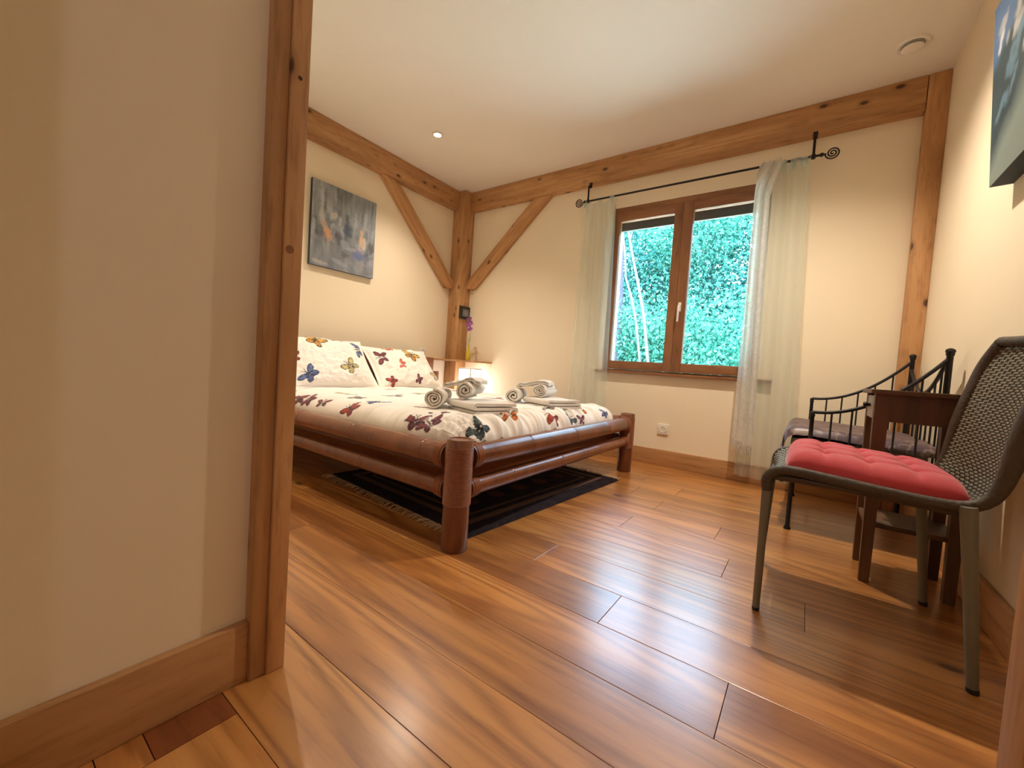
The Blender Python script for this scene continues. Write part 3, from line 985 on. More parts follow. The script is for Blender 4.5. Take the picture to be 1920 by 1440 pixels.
bamboo_rail('side_rail', (FX - 0.03, FY, Z_UP), (HX + 0.03, FY, Z_UP), 0.045, [0.5, 1.0, 1.5])
bamboo_rail('side_rail', (FX - 0.03, FY, Z_LO), (HX + 0.03, FY, Z_LO), 0.036, [0.4, 0.9, 1.4])
bm = bm_new(); box(bm, HX - 0.022, HX + 0.022, NY + 0.05, FY - 0.03, 0.30, 0.735, bev=0.006)
obj('headboard', bm, M['bamboo'], bed)
bm = bm_new(); box(bm, HX + 0.06, FX - 0.075, NY + 0.075, FY - 0.075, 0.225, 0.275, bev=0.006)
obj('slat_base', bm, M['bamboo_dark'], bed)

# ---- butterfly print
PAL = {
 'swallow': ((0.62, 0.36, 0.07), (0.50, 0.24, 0.04), (0.05, 0.035, 0.03)),
 'red': ((0.42, 0.07, 0.04), (0.30, 0.05, 0.05), (0.07, 0.02, 0.025)),
 'orange': ((0.72, 0.20, 0.04), (0.60, 0.14, 0.03), (0.10, 0.04, 0.02)),
 'pink': ((0.62, 0.16, 0.12), (0.55, 0.14, 0.10), (0.30, 0.06, 0.05)),
 'plum': ((0.22, 0.06, 0.07), (0.15, 0.045, 0.06), (0.05, 0.02, 0.03)),
 'blue': ((0.12, 0.16, 0.34), (0.10, 0.13, 0.26), (0.03, 0.04, 0.09)),
 'slate': ((0.09, 0.12, 0.12), (0.06, 0.08, 0.09), (0.015, 0.02, 0.025)),
 'khaki': ((0.52, 0.44, 0.20), (0.44, 0.38, 0.18), (0.10, 0.08, 0.05)),
 'grey': ((0.30, 0.26, 0.24), (0.24, 0.21, 0.20), (0.07, 0.06, 0.06)),
}
def print_butterflies(A, B, C, lst):
    """A,B cloth coordinates in metres; C colours; lst of (a, b, size, angle, kind)."""
    for i, (ca, cb, s, ang, kind) in enumerate(lst):
        k = np.hypot(A - ca, B - cb) < s * 1.1
        if not k.any():
            continue
        ii = np.where(k)
        p = ((A[ii] - ca) * math.cos(ang) + (B[ii] - cb) * math.sin(ang)) / s
        q = (-(A[ii] - ca) * math.sin(ang) + (B[ii] - cb) * math.cos(ang)) / s
        up, lo, dk = [np.array(c) for c in PAL[kind]]
        col = C[ii].copy()
        ap = np.abs(p)
        fold = 0.8 + 0.2 * (i % 3)
        def ell(cx, cy, a, b2, th):
            c, sn = math.cos(th), math.sin(th)
            dx, dy = ap - cx, q - cy
            return np.sqrt(((dx * c + dy * sn) / a) ** 2 + ((-dx * sn + dy * c) / b2) ** 2)
        eu = ell(0.46 * fold, 0.24, 0.46, 0.25, 0.45)
        el = ell(0.31 * fold, -0.28, 0.33, 0.25, -0.75)
        spots = np.sin(p * 34 + i) * np.sin(q * 29 + i) > 0.55
        vein = np.abs(np.sin(np.arctan2(q, ap + 1e-6) * 15)) < 0.22
        for e, base in ((el, lo), (eu, up)):
            ins = e < 1
            cc = np.where(((e > 0.74) | (spots & (e > 0.5)) | (vein & (e > 0.3)))[:, None], dk, base)
            cc = np.where((spots & (e > 0.8))[:, None], base * 1.2 + 0.1, cc)
            col[ins] = cc[ins]
        body = (ap < 0.045) & (q > -0.42) & (q < 0.36)
        ant = (np.abs(ap - (q - 0.33) * 0.5) < 0.025) & (q > 0.33) & (q < 0.62)
        col[body | ant] = dk
        C[ii] = col
    return C

# ---- duvet
def make_duvet():
    RR = 0.115
    arc = RR * PI / 2
    x_h, x_f = -2.98, -1.078
    y_n, y_f = 1.168, 2.832
    zt, zb = 0.462, 0.372
    LA = (x_f - RR - x_h) + arc          # along the bed, foot hem last
    LB = (y_f - y_n - 2 * RR) + 2 * arc  # across, near hem first
    na, nb = 430, 410
    A, B = np.meshgrid(np.linspace(0, LA, na), np.linspace(0, LB, nb), indexing='ij')
    def prof(d):
        """d = cloth distance from hem -> (horizontal distance from hem edge, drop 0..1)"""
        t = np.clip(d / arc, 0, 1) * PI / 2
        h = np.where(d < arc, RR * (1 - np.cos(t)), RR + d - arc)
        dr = np.where(d < arc, 1 - np.sin(t), 0)
        return h, dr
    hf, df = prof(LA - A)
    hn, dn = prof(B)
    hb, db = prof(LB - B)
    X = x_f - hf
    Y = np.where(B < LB / 2, y_n + hn, y_f - hb)
    D = np.maximum(dn, db)
    drop = 1 - (1 - df) * (1 - D)
    Z = zt - (zt - zb) * drop
    Z += 0.008 * np.sin(np.clip((Y - y_n) / (y_f - y_n), 0, 1) * PI) * np.clip((X - x_h + 0.5) / 1.0, 0.3, 1) * (1 - drop)
    # rounded corners
    for cyn, sg in ((y_n + RR * 1.4, -1), (y_f - RR * 1.4, 1)):
        cx = x_f - RR * 1.4
        dx = np.clip(X - cx, 0, None); dy = np.clip((Y - cyn) * sg, 0, None)
        r = np.hypot(dx, dy); mx = np.maximum(dx, dy) + 1e-9
        k = np.where((dx > 0) & (dy > 0), mx / np.maximum(r, 1e-9), 1.0)
        X = np.where((dx > 0) & (dy > 0), cx + dx * (0.35 + 0.65 * k), X)
        Y = np.where((dx > 0) & (dy > 0), cyn + sg * dy * (0.35 + 0.65 * k), Y)
    # gathers running down over the foot and near side, soft folds on top
    wf = np.exp(-((LA - A - arc * 0.8) / 0.13) ** 2)
    wn = np.exp(-((B - arc * 0.8) / 0.11) ** 2)
    gf = vnoise(B * 1.0, A * 0.10, 26, 3, 3) - 0.5
    gn = vnoise(A * 1.0, B * 0.10, 26, 4, 3) - 0.5
    fan = np.clip((A - 0.9) / 0.9, 0.15, 1)
    Z += 0.075 * gf * wf + 0.065 * gn * wn * fan
    Z += 0.026 * (vnoise(A, B, 5, 8, 3) - 0.5)
    X += 0.034 * gf * wf * df ** 0.5
    Y -= 0.034 * gn * wn * fan * dn ** 0.5
    C = np.ones(A.shape + (3,)) * np.array((0.80, 0.755, 0.70))
    def at(x, y=None, near=None, foot=None):
        a = (x - x_h) if foot is None else LA - foot
        b2 = near if near is not None else (y - y_n - RR + arc)
        return a, b2
    L = []
    for x, n, s, ang, kd in ((-2.36, 0.075, 0.075, 0.4, 'plum'), (-2.27, 0.085, 0.07, 1.4, 'plum'), (-2.13, 0.09, 0.06, 0.2, 'plum'), (-1.86, 0.085, 0.085, 1.2, 'red'), (-1.36, 0.08, 0.08, 0.5, 'plum'),
                             (-1.28, 0.085, 0.075, 1.1, 'plum'), (-2.55, 0.09, 0.08, 0.9, 'swallow')):
        L.append((*at(x, near=n), s, ang, kd))
    for y, f, s, ang, kd in ((1.315, 0.075, 0.085, 2.2, 'slate'), (1.58, 0.13, 0.06, 0.9, 'orange'), (1.94, 0.09, 0.095, 2.5, 'red'), (2.12, 0.07, 0.07, 0.5, 'slate'),
                             (2.36, 0.135, 0.06, 0.7, 'orange'), (2.60, 0.06, 0.06, 1.0, 'blue'), (2.24, 0.04, 0.06, 1.6, 'plum')):
        L.append((*at(0, y, foot=f), s, ang, kd))
    for x, y, s, ang, kd in ((-2.28, 1.42, 0.075, 0.5, 'khaki'), (-2.05, 1.36, 0.07, 2.0, 'grey'), (-1.78, 1.30, 0.075, 0.7, 'blue'), (-2.07, 1.62, 0.075, 1.2, 'grey'), (-2.12, 1.86, 0.07, 0.2, 'khaki'),
                             (-1.34, 1.33, 0.07, 1.7, 'plum'), (-1.27, 1.72, 0.08, 0.6, 'slate'), (-1.55, 1.40, 0.07, 2.7, 'grey'), (-1.75, 1.75, 0.08, 0.3, 'swallow'), (-1.72, 2.2, 0.08, 1.3, 'red'),
                             (-2.1, 2.3, 0.08, 2.2, 'blue'), (-1.5, 2.45, 0.07, 0.8, 'orange'), (-1.35, 2.62, 0.07, 0.1, 'grey'), (-2.45, 1.9, 0.07, 1.0, 'orange'), (-2.4, 2.55, 0.07, 2.9, 'plum'), (-1.2, 2.05, 0.06, 1.9, 'grey')):
        L.append((*at(x, y), s, ang, kd))
    C = print_butterflies(A, B, C, L)
    me = grid_mesh('duvet', np.stack([X, Y, Z], -1), C)
    o = obj('duvet', None, M['duvet'], None, me=me, angle=180)
    return tag(o, 'white duvet printed with colourful butterflies spread over the bamboo bed', 'duvet')
make_duvet()

# ---- pillows
def pillow(label, cy, w, x_b, x_t, z_b, z_t, thick, bf, seed, yaw=0.0, roll=0.0):
    n, mrows = 150, 140
    P, Q = np.meshgrid(np.linspace(-1, 1, n), np.linspace(-1, 1, mrows), indexing='ij')
    h = math.hypot(x_t - x_b, z_t - z_b)
    fl = 0.93
    pc, qc = np.clip(np.abs(P) / fl, 0, 1), np.clip(np.abs(Q) / fl, 0, 1)
    puff = ((1 - pc ** 2.6) * (1 - qc ** 2.6)) ** 0.55
    r = np.random.default_rng(seed)
    wr = (vnoise(P * 1.0 + 5, Q * 0.5 + 3, 5, seed, 3) - 0.5) * 0.035 + (vnoise(P + Q * 0.4, Q - P * 0.4, 9, seed + 9, 2) - 0.5) * 0.012
    edge = np.maximum(np.abs(P), np.abs(Q))
    # edges pull in between the corners
    pu = P * (1 - 0.055 * (1 - Q ** 2)); qu = Q * (1 - 0.06 * (1 - P ** 2))
    a = pu * w / 2; b2 = (qu + 1) / 2 * h
    up = Vector((x_t - x_b, 0, z_t - z_b)).normalized()
    nrm = Vector((up.z, 0, -up.x))
    t = thing('pillow', label, 'pillow', (x_b, cy, z_b))
    cc, ss = math.cos(roll), math.sin(roll)
    for nm, sg in (('front_cover', 1), ('back_cover', -1)):
        th = puff * thick / 2 * sg + (wr * np.minimum(puff * 2, 1) if sg > 0 else 0) + sg * 0.002
        sag = -0.02 * puff * (1 - Q) if sg > 0 else 0
        a2 = a * cc - (b2 - h / 2) * ss; bb = a * ss + (b2 - h / 2) * cc + h / 2
        X = x_b + up.x * bb + nrm.x * th
        Y = cy + a2 + yaw * (b2)
        Z = z_b + up.z * bb + nrm.z * th + sag
        C = np.ones(P.shape + (3,)) * np.array((0.80, 0.755, 0.70))
        if sg > 0:
            C = print_butterflies((P + 1) / 2 * w, (Q + 1) / 2 * h, C, bf)
        obj(nm, None, M['duvet'], t, me=grid_mesh(nm, np.stack([X, Y, Z], -1), C), angle=180)
    return t
pillow('butterfly print pillow at the near side of the bed, beside the jamb', 1.60, 0.68, -2.64, -2.98, 0.462, 0.815, 0.20,
       [(0.24, 0.40, 0.11, -0.5, 'swallow'), (0.45, 0.17, 0.095, 0.7, 'khaki'), (0.60, 0.36, 0.085, 1.7, 'blue'), (0.46, 0.50, 0.075, 2.6, 'grey'), (0.13, 0.10, 0.085, 0.9, 'blue'), (0.33, 0.51, 0.05, 0.5, 'slate'), (0.05, 0.25, 0.07, 0.2, 'red')], 11, yaw=0.06)
pillow('butterfly print pillow at the far side of the bed, near the shelf', 2.29, 0.68, -2.66, -2.99, 0.462, 0.785, 0.18,
       [(0.22, 0.42, 0.07, 0.2, 'pink'), (0.42, 0.33, 0.10, -0.6, 'swallow'), (0.27, 0.22, 0.055, 1.2, 'pink'), (0.62, 0.12, 0.085, 0.4, 'khaki'), (0.50, 0.44, 0.05, 0.6, 'grey'), (0.10, 0.30, 0.08, 1.5, 'plum'), (0.12, 0.06, 0.07, 2.3, 'red'), (0.40, 0.07, 0.06, 1.0, 'plum')], 17, yaw=0.06)

# ---- towels
def towel_roll(label, start, ang, length, r_out, turns, seed, group=None):
    """spiral roll; start = centre of the visible end, ang = axis direction in the floor plane."""
    bm = bm_new()
    nseg = int(26 * turns)
    th = r_out / (turns + 0.7)
    path = []
    for i in range(nseg + 1):
        t = i / nseg
        a = 2 * PI * turns * t + seed
        r = 0.35 * th + (r_out - th / 2 - 0.35 * th) * t
        w = 1 + 0.05 * math.sin(3 * a + seed)
        path.append((r * w * math.cos(a) * 1.04, r * w * math.sin(a) * 0.97))
    strip(bm, path, 0, length, th * 0.66, ny=6)
    for v in bm.verts:
        e = min(v.co.y, length - v.co.y)
        n = mnoise.noise(v.co * 22 + Vector((seed, 0, 0)))
        rr = math.hypot(v.co.x, v.co.z)
        v.co.y += 0.012 * mnoise.noise(Vector((v.co.x * 40, v.co.z * 40, seed + v.co.y))) if e < 1e-4 else 0
        v.co.x += 0.004 * n; v.co.z += 0.004 * n
    Mx = Matrix.Translation(start) @ Matrix.Rotation(ang - PI / 2, 4, 'Z')
    bmesh.ops.transform(bm, matrix=Mx, verts=bm.verts[:])
    o = obj('rolled_towel', bm, M['towel'], angle=60)
    return tag(o, label, 'towel', group)

def towel_folded(label, corner, ang, wx, wy, layers, th, seed):
    """flat folded towel: a serpentine band seen from its folded edge."""
    bm = bm_new()
    path = []
    rr = th * 0.55
    z = th / 2
    for k in range(layers):
        x0, x1 = (0.012, wx - 0.012) if k % 2 == 0 else (wx - 0.012, 0.012)
        for i in range(9):
            path.append((x0 + (x1 - x0) * i / 8, z))
        if k < layers - 1:
            s = 1 if k % 2 == 0 else -1
            for i in range(1, 6):
                a = -PI / 2 + PI * i / 6
                path.append((x1 + s * math.cos(a) * rr, z + rr * (1 + math.sin(a))))
        z += 2 * rr
    strip(bm, path, 0, wy, th * 0.82, ny=8)
    for v in bm.verts:
        n = mnoise.noise(v.co * 9 + Vector((seed, 3, 0)))
        v.co.z += 0.006 * n * (v.co.z / max(z, 1e-6))
        v.co.x += 0.006 * mnoise.noise(v.co * 7 + Vector((0, seed, 0)))
    Mx = Matrix.Translation(corner) @ Matrix.Rotation(ang, 4, 'Z')
    bmesh.ops.transform(bm, matrix=Mx, verts=bm.verts[:])
    return tag(obj('folded_towel', bm, M['towel'], angle=60), label, 'towel')

def washcloth(label, center, ang, wx, wy, prof, seed):
    """double sheet draped over two rolls; prof(u) gives the height along the cloth."""
    nu, nv = 44, 24
    U, V = np.meshgrid(np.linspace(-1, 1, nu), np.linspace(-1, 1, nv), indexing='ij')
    t = thing('washcloth', label, 'washcloth', center)
    for nm, lift in (('lower_fold', 0.0), ('upper_fold', 0.011)):
        sh = 0.0 if lift == 0 else 0.012
        x = U * wx / 2 * (1 - sh); y = V * wy / 2 * (1 - sh)
        z = prof(U, V) - 0.03 * np.clip(-U - 0.55, 0, 1) + lift + 0.014 * (vnoise(U + 3, V + 3, 4, seed, 2) - 0.5)
        up = np.stack([x, y, z + 0.0085], -1)
        dn = np.stack([x, y, z], -1)
        c, s = math.cos(ang), math.sin(ang)
        bm = bm_new()
        def T3(p):
            return Vector((center[0] + p[0] * c - p[1] * s, center[1] + p[0] * s + p[1] * c, center[2] + p[2]))
        a = [[bm.verts.new(T3(up[i, j])) for j in range(nv)] for i in range(nu)]
        d = [[bm.verts.new(T3(dn[i, j])) for j in range(nv)] for i in range(nu)]
        for i in range(nu - 1):
            for j in range(nv - 1):
                bm.faces.new((a[i][j], a[i + 1][j], a[i + 1][j + 1], a[i][j + 1]))
                bm.faces.new((d[i][j], d[i][j + 1], d[i + 1][j + 1], d[i + 1][j]))
        for i in range(nu - 1):
            for j in (0, nv - 1):
                bm.faces.new((a[i][j], d[i][j], d[i + 1][j], a[i + 1][j]))
        for j in range(nv - 1):
            for i in (0, nu - 1):
                bm.faces.new((a[i][j], a[i][j + 1], d[i][j + 1], d[i][j]))
        obj(nm, bm, M['towel'], t, angle=70)

ZT = 0.464
# near stack
towel_folded('white towel folded flat under the near pair of rolls', (-1.221, 1.413, ZT), 1.28, 0.25, 0.26, 3, 0.017, 2.0)
towel_roll('rolled white towel with open spiral end, leftmost on the bed', (-1.462, 1.385, ZT + 0.054), 2.20, 0.23, 0.056, 3.2, 0.4)
towel_roll('rolled white towel lying on the folded towel of the near stack', (-1.368, 1.500, ZT + 0.056 + 0.046), 2.02, 0.25, 0.050, 2.4, 2.1)
washcloth('white washcloth draped over the near pair of rolled towels', (-1.455, 1.60, ZT + 0.096), 0.45, 0.20, 0.15,
          lambda U, V: 0.030 + 0.034 * np.clip(U + 0.15, -0.2, 0.5) - 0.03 * np.clip(U - 0.55, 0, 1), 5)
# far stack
towel_folded('white towel folded flat under the far pair of rolls', (-1.199, 2.032, ZT + 0.002), 1.20, 0.25, 0.26, 3, 0.017, 6.0)
towel_roll('loosely rolled white towel at the left of the far stack', (-1.450, 2.03, ZT + 0.056), 1.98, 0.23, 0.054, 2.2, 3.6)
towel_roll('rolled white towel on the folded towel of the far stack', (-1.322, 2.125, ZT + 0.058 + 0.044), 1.82, 0.24, 0.048, 3.2, 5.0)
washcloth('white washcloth draped over the far pair of rolled towels', (-1.415, 2.22, ZT + 0.096), 0.28, 0.21, 0.15,
          lambda U, V: 0.030 + 0.030 * np.clip(U + 0.1, -0.2, 0.5) - 0.03 * np.clip(U - 0.6, 0, 1), 9)

# ---- rug under the bed
rug = thing('rug', 'dark patterned rug with pale fringe lying under the bed', 'rug', (-1.6, 1.9, 0))
ra = math.atan2(1.36, 0.098)
Rm = Matrix.Translation((-1.048, 1.222, 0)) @ Matrix.Rotation(ra, 4, 'Z')
nu, nv = 110, 90
U, V = np.meshgrid(np.linspace(0, 1.37, nu), np.linspace(0, 1.15, nv), indexing='ij')
Zr = 0.011 + 0.004 * (vnoise(U, V, 40, 3, 2) - 0.5)
edge = np.minimum(np.minimum(U, 1.37 - U), np.minimum(V, 1.15 - V))
Zr = np.where(edge <= 1e-6, 0.001, Zr)
band = ((np.abs(edge - 0.10) < 0.02) | (np.abs(edge - 0.17) < 0.008))
pat = (np.abs(np.sin(U * 16) * np.sin(V * 16)) > 0.72) & (edge > 0.2)
n = vnoise(U, V, 30, 7)[..., None]
Cr = np.ones(U.shape + (3,)) * np.array((0.022, 0.016, 0.020)) * (0.5 + n)
Cr[band] = np.array((0.13, 0.075, 0.055)); Cr[pat] = np.array((0.09, 0.035, 0.03))
Xr = np.stack([U, V, Zr], -1)
me = grid_mesh('rug_pile', Xr, Cr); me.transform(Rm)
M['rug_v'] = vcol_mat('dark_rug_weave', rough=1.0, bump=0.5, scale=120, spec=0.1)
obj('rug_pile', None, M['rug_v'], rug, me=me)
bm = bm_new()
for e in (0, 1):
    for i in range(95):
        v = (i + 0.5) / 95 * 1.15
        u0 = 0.0 if e == 0 else 1.37
        s = -1 if e == 0 else 1
        l = random.uniform(0.03, 0.055); dv = random.uniform(-0.02, 0.02)
        tube(bm, [(u0, v, 0.006), (u0 + s * l * 0.5, v + dv * 0.5, 0.007 + random.uniform(0, 0.006)), (u0 + s * l, v + dv, 0.003)], [0.0028, 0.0024, 0.0018], 5)
bmesh.ops.transform(bm, matrix=Rm, verts=bm.verts[:])
obj('rug_fringe', bm, M['fringe'], rug, kind='stuff')

# ================================================================ CORNER SHELF GROUP
bm = bm_new()
out = [(XL + 0.001, 2.86), (-3.055, 2.875), (-2.905, 2.96), (-2.76, 3.09), (-2.66, 3.20), (-2.655, YB - 0.001), (-3.021, YB - 0.001), (-3.021, 3.145), (XL + 0.001, 3.145)]
f = [bm.verts.new((x, y, 0.712)) for x, y in out]; g = [bm.verts.new((x, y, 0.730)) for x, y in out]
bm.faces.new(f[::-1]); bm.faces.new(g)
for i in range(len(out)):
    bm.faces.new((f[i], f[(i + 1) % len(out)], g[(i + 1) % len(out)], g[i]))
o = obj('corner_shelf', bm, M['timber_X'], smooth=False)
tag(o, 'small wooden corner shelf fitted around the corner post', 'shelf')

lt = thing('paper_lantern', 'square white glowing lantern lamp under the corner shelf', 'lamp', (-2.79, 3.12, 0))
lx0, lx1, ly0, ly1 = -2.875, -2.705, 3.035, 3.205
bm = bm_new(); box(bm, lx0 + 0.006, lx1 - 0.006, ly0 + 0.006, ly1 - 0.006, 0.04, 0.640)
obj('lamp_shade', bm, M['lantern'], lt, smooth=False)
bm = bm_new()
for x in (lx0, lx1 - 0.010):
    for y in (ly0, ly1 - 0.010):
        box(bm, x, x + 0.010, y, y + 0.010, 0, 0.655)
obj('lamp_post', bm, M['white_plastic'], lt, smooth=False)
bm = bm_new()
box(bm, lx0 + 0.010, lx1 - 0.010, ly0 + 0.010, ly1 - 0.010, 0.02, 0.04)
obj('lamp_base', bm, M['white_plastic'], lt, smooth=False)
bm = bm_new()
for y in (ly0, ly1 - 0.010):
    box(bm, lx0 + 0.010, lx1 - 0.010, y, y + 0.010, 0.643, 0.655)
for x in (lx0, lx1 - 0.010):
    box(bm, x, x + 0.010, ly0 + 0.010, ly1 - 0.010, 0.643, 0.655)
obj('lamp_frame', bm, M['white_plastic'], lt, smooth=False)

vx, vy = -2.835, 3.125
bm = bm_new()
lathe(bm, [(0.020, 0.0), (0.024, 0.004), (0.026, 0.03), (0.024, 0.075), (0.016, 0.105), (0.010, 0.125), (0.0095, 0.150), (0.012, 0.158), (0.009, 0.158), (0.007, 0.13), (0.0, 0.11)], (vx, vy, 0.730), 28)
o = obj('bottle_vase', bm, M['vase'])
tag(o, 'slim yellow bottle vase on the corner shelf', 'vase')
fl = thing('purple_flower', 'purple flower on a thin stem standing in the yellow vase', 'flower', (vx, vy, 0.845))
bm = bm_new()
tube(bm, [(vx, vy, 0.846), (vx + 0.002, vy, 0.93), (vx + 0.012, vy, 1.0), (vx + 0.016, vy - 0.004, 1.06), (vx + 0.0, vy - 0.004, 1.14)], [0.0026, 0.0024, 0.0022, 0.002, 0.0014], 7)
tube(bm, [(vx + 0.004, vy, 0.92), (vx + 0.02, vy, 0.955), (vx + 0.024, vy - 0.01, 0.985)], [0.002, 0.002, 0.0012], 6)
tube(bm, [(vx, vy, 0.90), (vx - 0.012, vy, 0.94), (vx - 0.014, vy - 0.006, 0.96)], [0.002, 0.0018, 0.001], 6)
obj('flower_stem', bm, M['stem'], fl)
def petal(p, d, L, W, mat):
    bm = bm_new()
    d = Vector(d).normalized()
    s = d.cross(Vector((0.3, 0.8, 0.5))).normalized(); nn = s.cross(d)
    rowsv = []
    for i in range(6):
        t = i / 5
        w2 = W * math.sin(PI * (0.1 + 0.88 * t)) ** 0.8
        c = Vector(p) + d * L * t - nn * L * 0.25 * t * t
        rowsv.append([bm.verts.new(c + s * w2 * k + nn * 0.25 * W * abs(k)) for k in (-1, -0.5, 0, 0.5, 1)])
    for a, c in zip(rowsv, rowsv[1:]):
        for k in range(4):
            bm.faces.new((a[k], a[k + 1], c[k + 1], c[k]))
    obj('petal', bm, mat, fl)
r7 = random.Random(3)
for c in ((vx + 0.018, vy - 0.006, 1.055), (vx - 0.014, vy - 0.006, 1.10), (vx + 0.022, vy - 0.008, 1.115), (vx + 0.002, vy - 0.004, 1.150)):
    for k in range(5):
        a = 2 * PI * k / 5 + r7.random()
        petal(c, (0.9 * math.cos(a), 0.3 * math.cos(a + 1) - 0.2, 0.8 * math.sin(a)), r7.uniform(0.030, 0.044), 0.013, M['petal'] if k % 2 else M['petal_pink'])

pf = thing('picture_frame', 'small black picture frame hung on the corner post', 'picture', (-3.02, 3.24, 1.17))
PM = Matrix.Translation((-3.021, 3.243, 1.235)) @ Matrix.Rotation(0.0, 4, 'X')
bm = bm_new()
for (a0, a1, c0, c1) in ((-0.095, 0.095, 0.042, 0.066), (-0.095, 0.095, -0.066, -0.042), (-0.095, -0.055, -0.042, 0.042), (0.055, 0.095, -0.042, 0.042)):
    box(bm, 0, 0.016, a0, a1, c0, c1, mat=PM)
obj('frame', bm, M['black_frame'], pf, smooth=False)
bm = bm_new(); box(bm, 0, 0.008, -0.055, 0.055, -0.042, 0.042, mat=PM)
obj('picture', bm, M['print_grey'], pf, smooth=False)
bm = bm_new()
for k in range(4):
    box(bm, 0.0082, 0.0088, -0.042 + 0.004 * (k % 2), 0.042 - 0.006 * ((k + 1) % 3), 0.024 - k * 0.016, 0.030 - k * 0.016, mat=PM)
obj('printed_line', bm, M['text_pale'], pf, smooth=False)

# ================================================================ WICKER CHAIR
ch = thing('wicker_chair', 'olive woven wicker chair with grey metal legs facing the bed', 'chair', (0.2, 1.66, 0))
CY0, CY1 = 1.425, 1.905
prof_pts = [(-0.078, 0.385), (-0.082, 0.415), (-0.072, 0.440), (-0.048, 0.455), (-0.01, 0.460), (0.08, 0.454), (0.18, 0.446), (0.27, 0.441), (0.325, 0.444), (0.358, 0.462), (0.376, 0.500), (0.388, 0.560), (0.402, 0.640), (0.420, 0.720), (0.440, 0.800), (0.460, 0.868)]
def catmull(P, n):
    P = [Vector((p[0], 0, p[1])) for p in P]
    out = []
    m2 = len(P)
    segs = m2 - 1
    for i in range(segs):
        p0, p1, p2, p3 = P[max(i - 1, 0)], P[i], P[i + 1], P[min(i + 2, m2 - 1)]
        k = n
        for j in range(k):
            t = j / k
            out.append(0.5 * ((2 * p1) + (-p0 + p2) * t + (2 * p0 - 5 * p1 + 4 * p2 - p3) * t * t + (-p0 + 3 * p1 - 3 * p2 + p3) * t ** 3))
    out.append(P[-1])
    return out
curve = catmull(prof_pts, 12)
cl_len = [0.0]
for a, c in zip(curve, curve[1:]):
    cl_len.append(cl_len[-1] + (c - a).length)
TOT = cl_len[-1]
def at_len(s):
    s = min(max(s, 0), TOT)
    i = int(np.searchsorted(cl_len, s)) - 1
    i = min(max(i, 0), len(curve) - 2)
    t = (s - cl_len[i]) / max(cl_len[i + 1] - cl_len[i], 1e-9)
    p = curve[i].lerp(curve[i + 1], t)
    d = (curve[i + 1] - curve[i]).normalized()
    return p, Vector((-d.z, 0, d.x))
def half_w(s):
    """half width: top corners of the back rounded, dished centre."""
    e = TOT - s
    return 0.232 - (0.05 * (1 - min(e / 0.10, 1)) ** 2)
def dish(s, q):
    k = min(max((s - 0.48) / 0.2, 0), 1)
    return -(0.018 + 0.014 * k) * (1 - q * q)
CYM = (CY0 + CY1) / 2
NW = 24
# warp canes
bm = bm_new()
for i in range(NW):
    q = -1 + 2 * (i + 0.5) / NW
    pts = []
    for k in range(64):
        s = TOT * k / 63
        p, nrm = at_len(s)
        y = CYM + q * half_w(s)
        pts.append((p + nrm * dish(s, q)) + Vector((0, y, 0)))
    tube(bm, pts, 0.0032, 5)
obj('warp_cane', bm, M['wicker_dark'], ch, kind='stuff')
# weft strands, over and under the canes
bm = bm_new()
pitch = 0.0074
nst = int((TOT - 0.012) / pitch)
NP = NW * 3 + 1
V_all, F_all = [], []
for j in range(nst):
    s = 0.008 + j * pitch
    p, nrm = at_len(s)
    hw = half_w(s)
    for side in (0,):
        base_i = len(V_all)
        d, _ = None, None
        p2, _n = at_len(s + 0.002)
        tdir = (p2 - p).normalized()
        for k in range(NP):
            q = -1 + 2 * k / (NP - 1)
            over = math.sin((q + 1) / 2 * NW * PI + (j % 2) * PI) * 0.0020
            c = p + nrm * (dish(s, q) + over) + Vector((0, CYM + q * hw, 0))
            for (u, v) in ((0.0034, 0), (0, 0.0026), (-0.0034, 0), (0, -0.0026)):
                V_all.append(c + tdir * u + nrm * v)
        for k in range(NP - 1):
            for e in range(4):
                a = base_i + k * 4 + e; c2 = base_i + k * 4 + (e + 1) % 4
                F_all.append((a, c2, c2 + 4, a + 4))
bm.free()
me = bpy.data.meshes.new('woven_shell'); me.from_pydata([tuple(v) for v in V_all], [], F_all); me.update()
obj('woven_shell', None, M['wicker'], ch, me=me, kind='stuff', angle=80)
# rolled edge: both sides and across the top
for side in (-1, 1):
    bm = bm_new()
    pts, rs = [], []
    for k in range(70):
        s = TOT * k / 69
        p, nrm = at_len(s)
        kk = min(max((s - 0.50) / 0.15, 0), 1)
        pts.append(p - nrm * (0.006) + Vector((0, CYM + side * (half_w(s) + 0.006), 0)))
        rs.append(0.014 + 0.008 * kk)
    tube(bm, pts, rs, 14)
    obj('side_edge', bm, M['wicker_dark'], ch)
bm = bm_new()
p, nrm = at_len(TOT)
pts = [p + nrm * dish(TOT, q) * 0.8 + Vector((0, CYM + q * (half_w(TOT) + 0.004), 0.004)) for q in np.linspace(-1, 1, 15)]
tube(bm, pts, 0.015, 12)
obj('top_edge', bm, M['wicker_dark'], ch)
bm = bm_new()
p, nrm = at_len(0)
pts = [p + Vector((0, CYM + q * half_w(0), 0)) for q in np.linspace(-1, 1, 9)]
tube(bm, pts, 0.009, 10)
obj('front_edge', bm, M['wicker_dark'], ch)
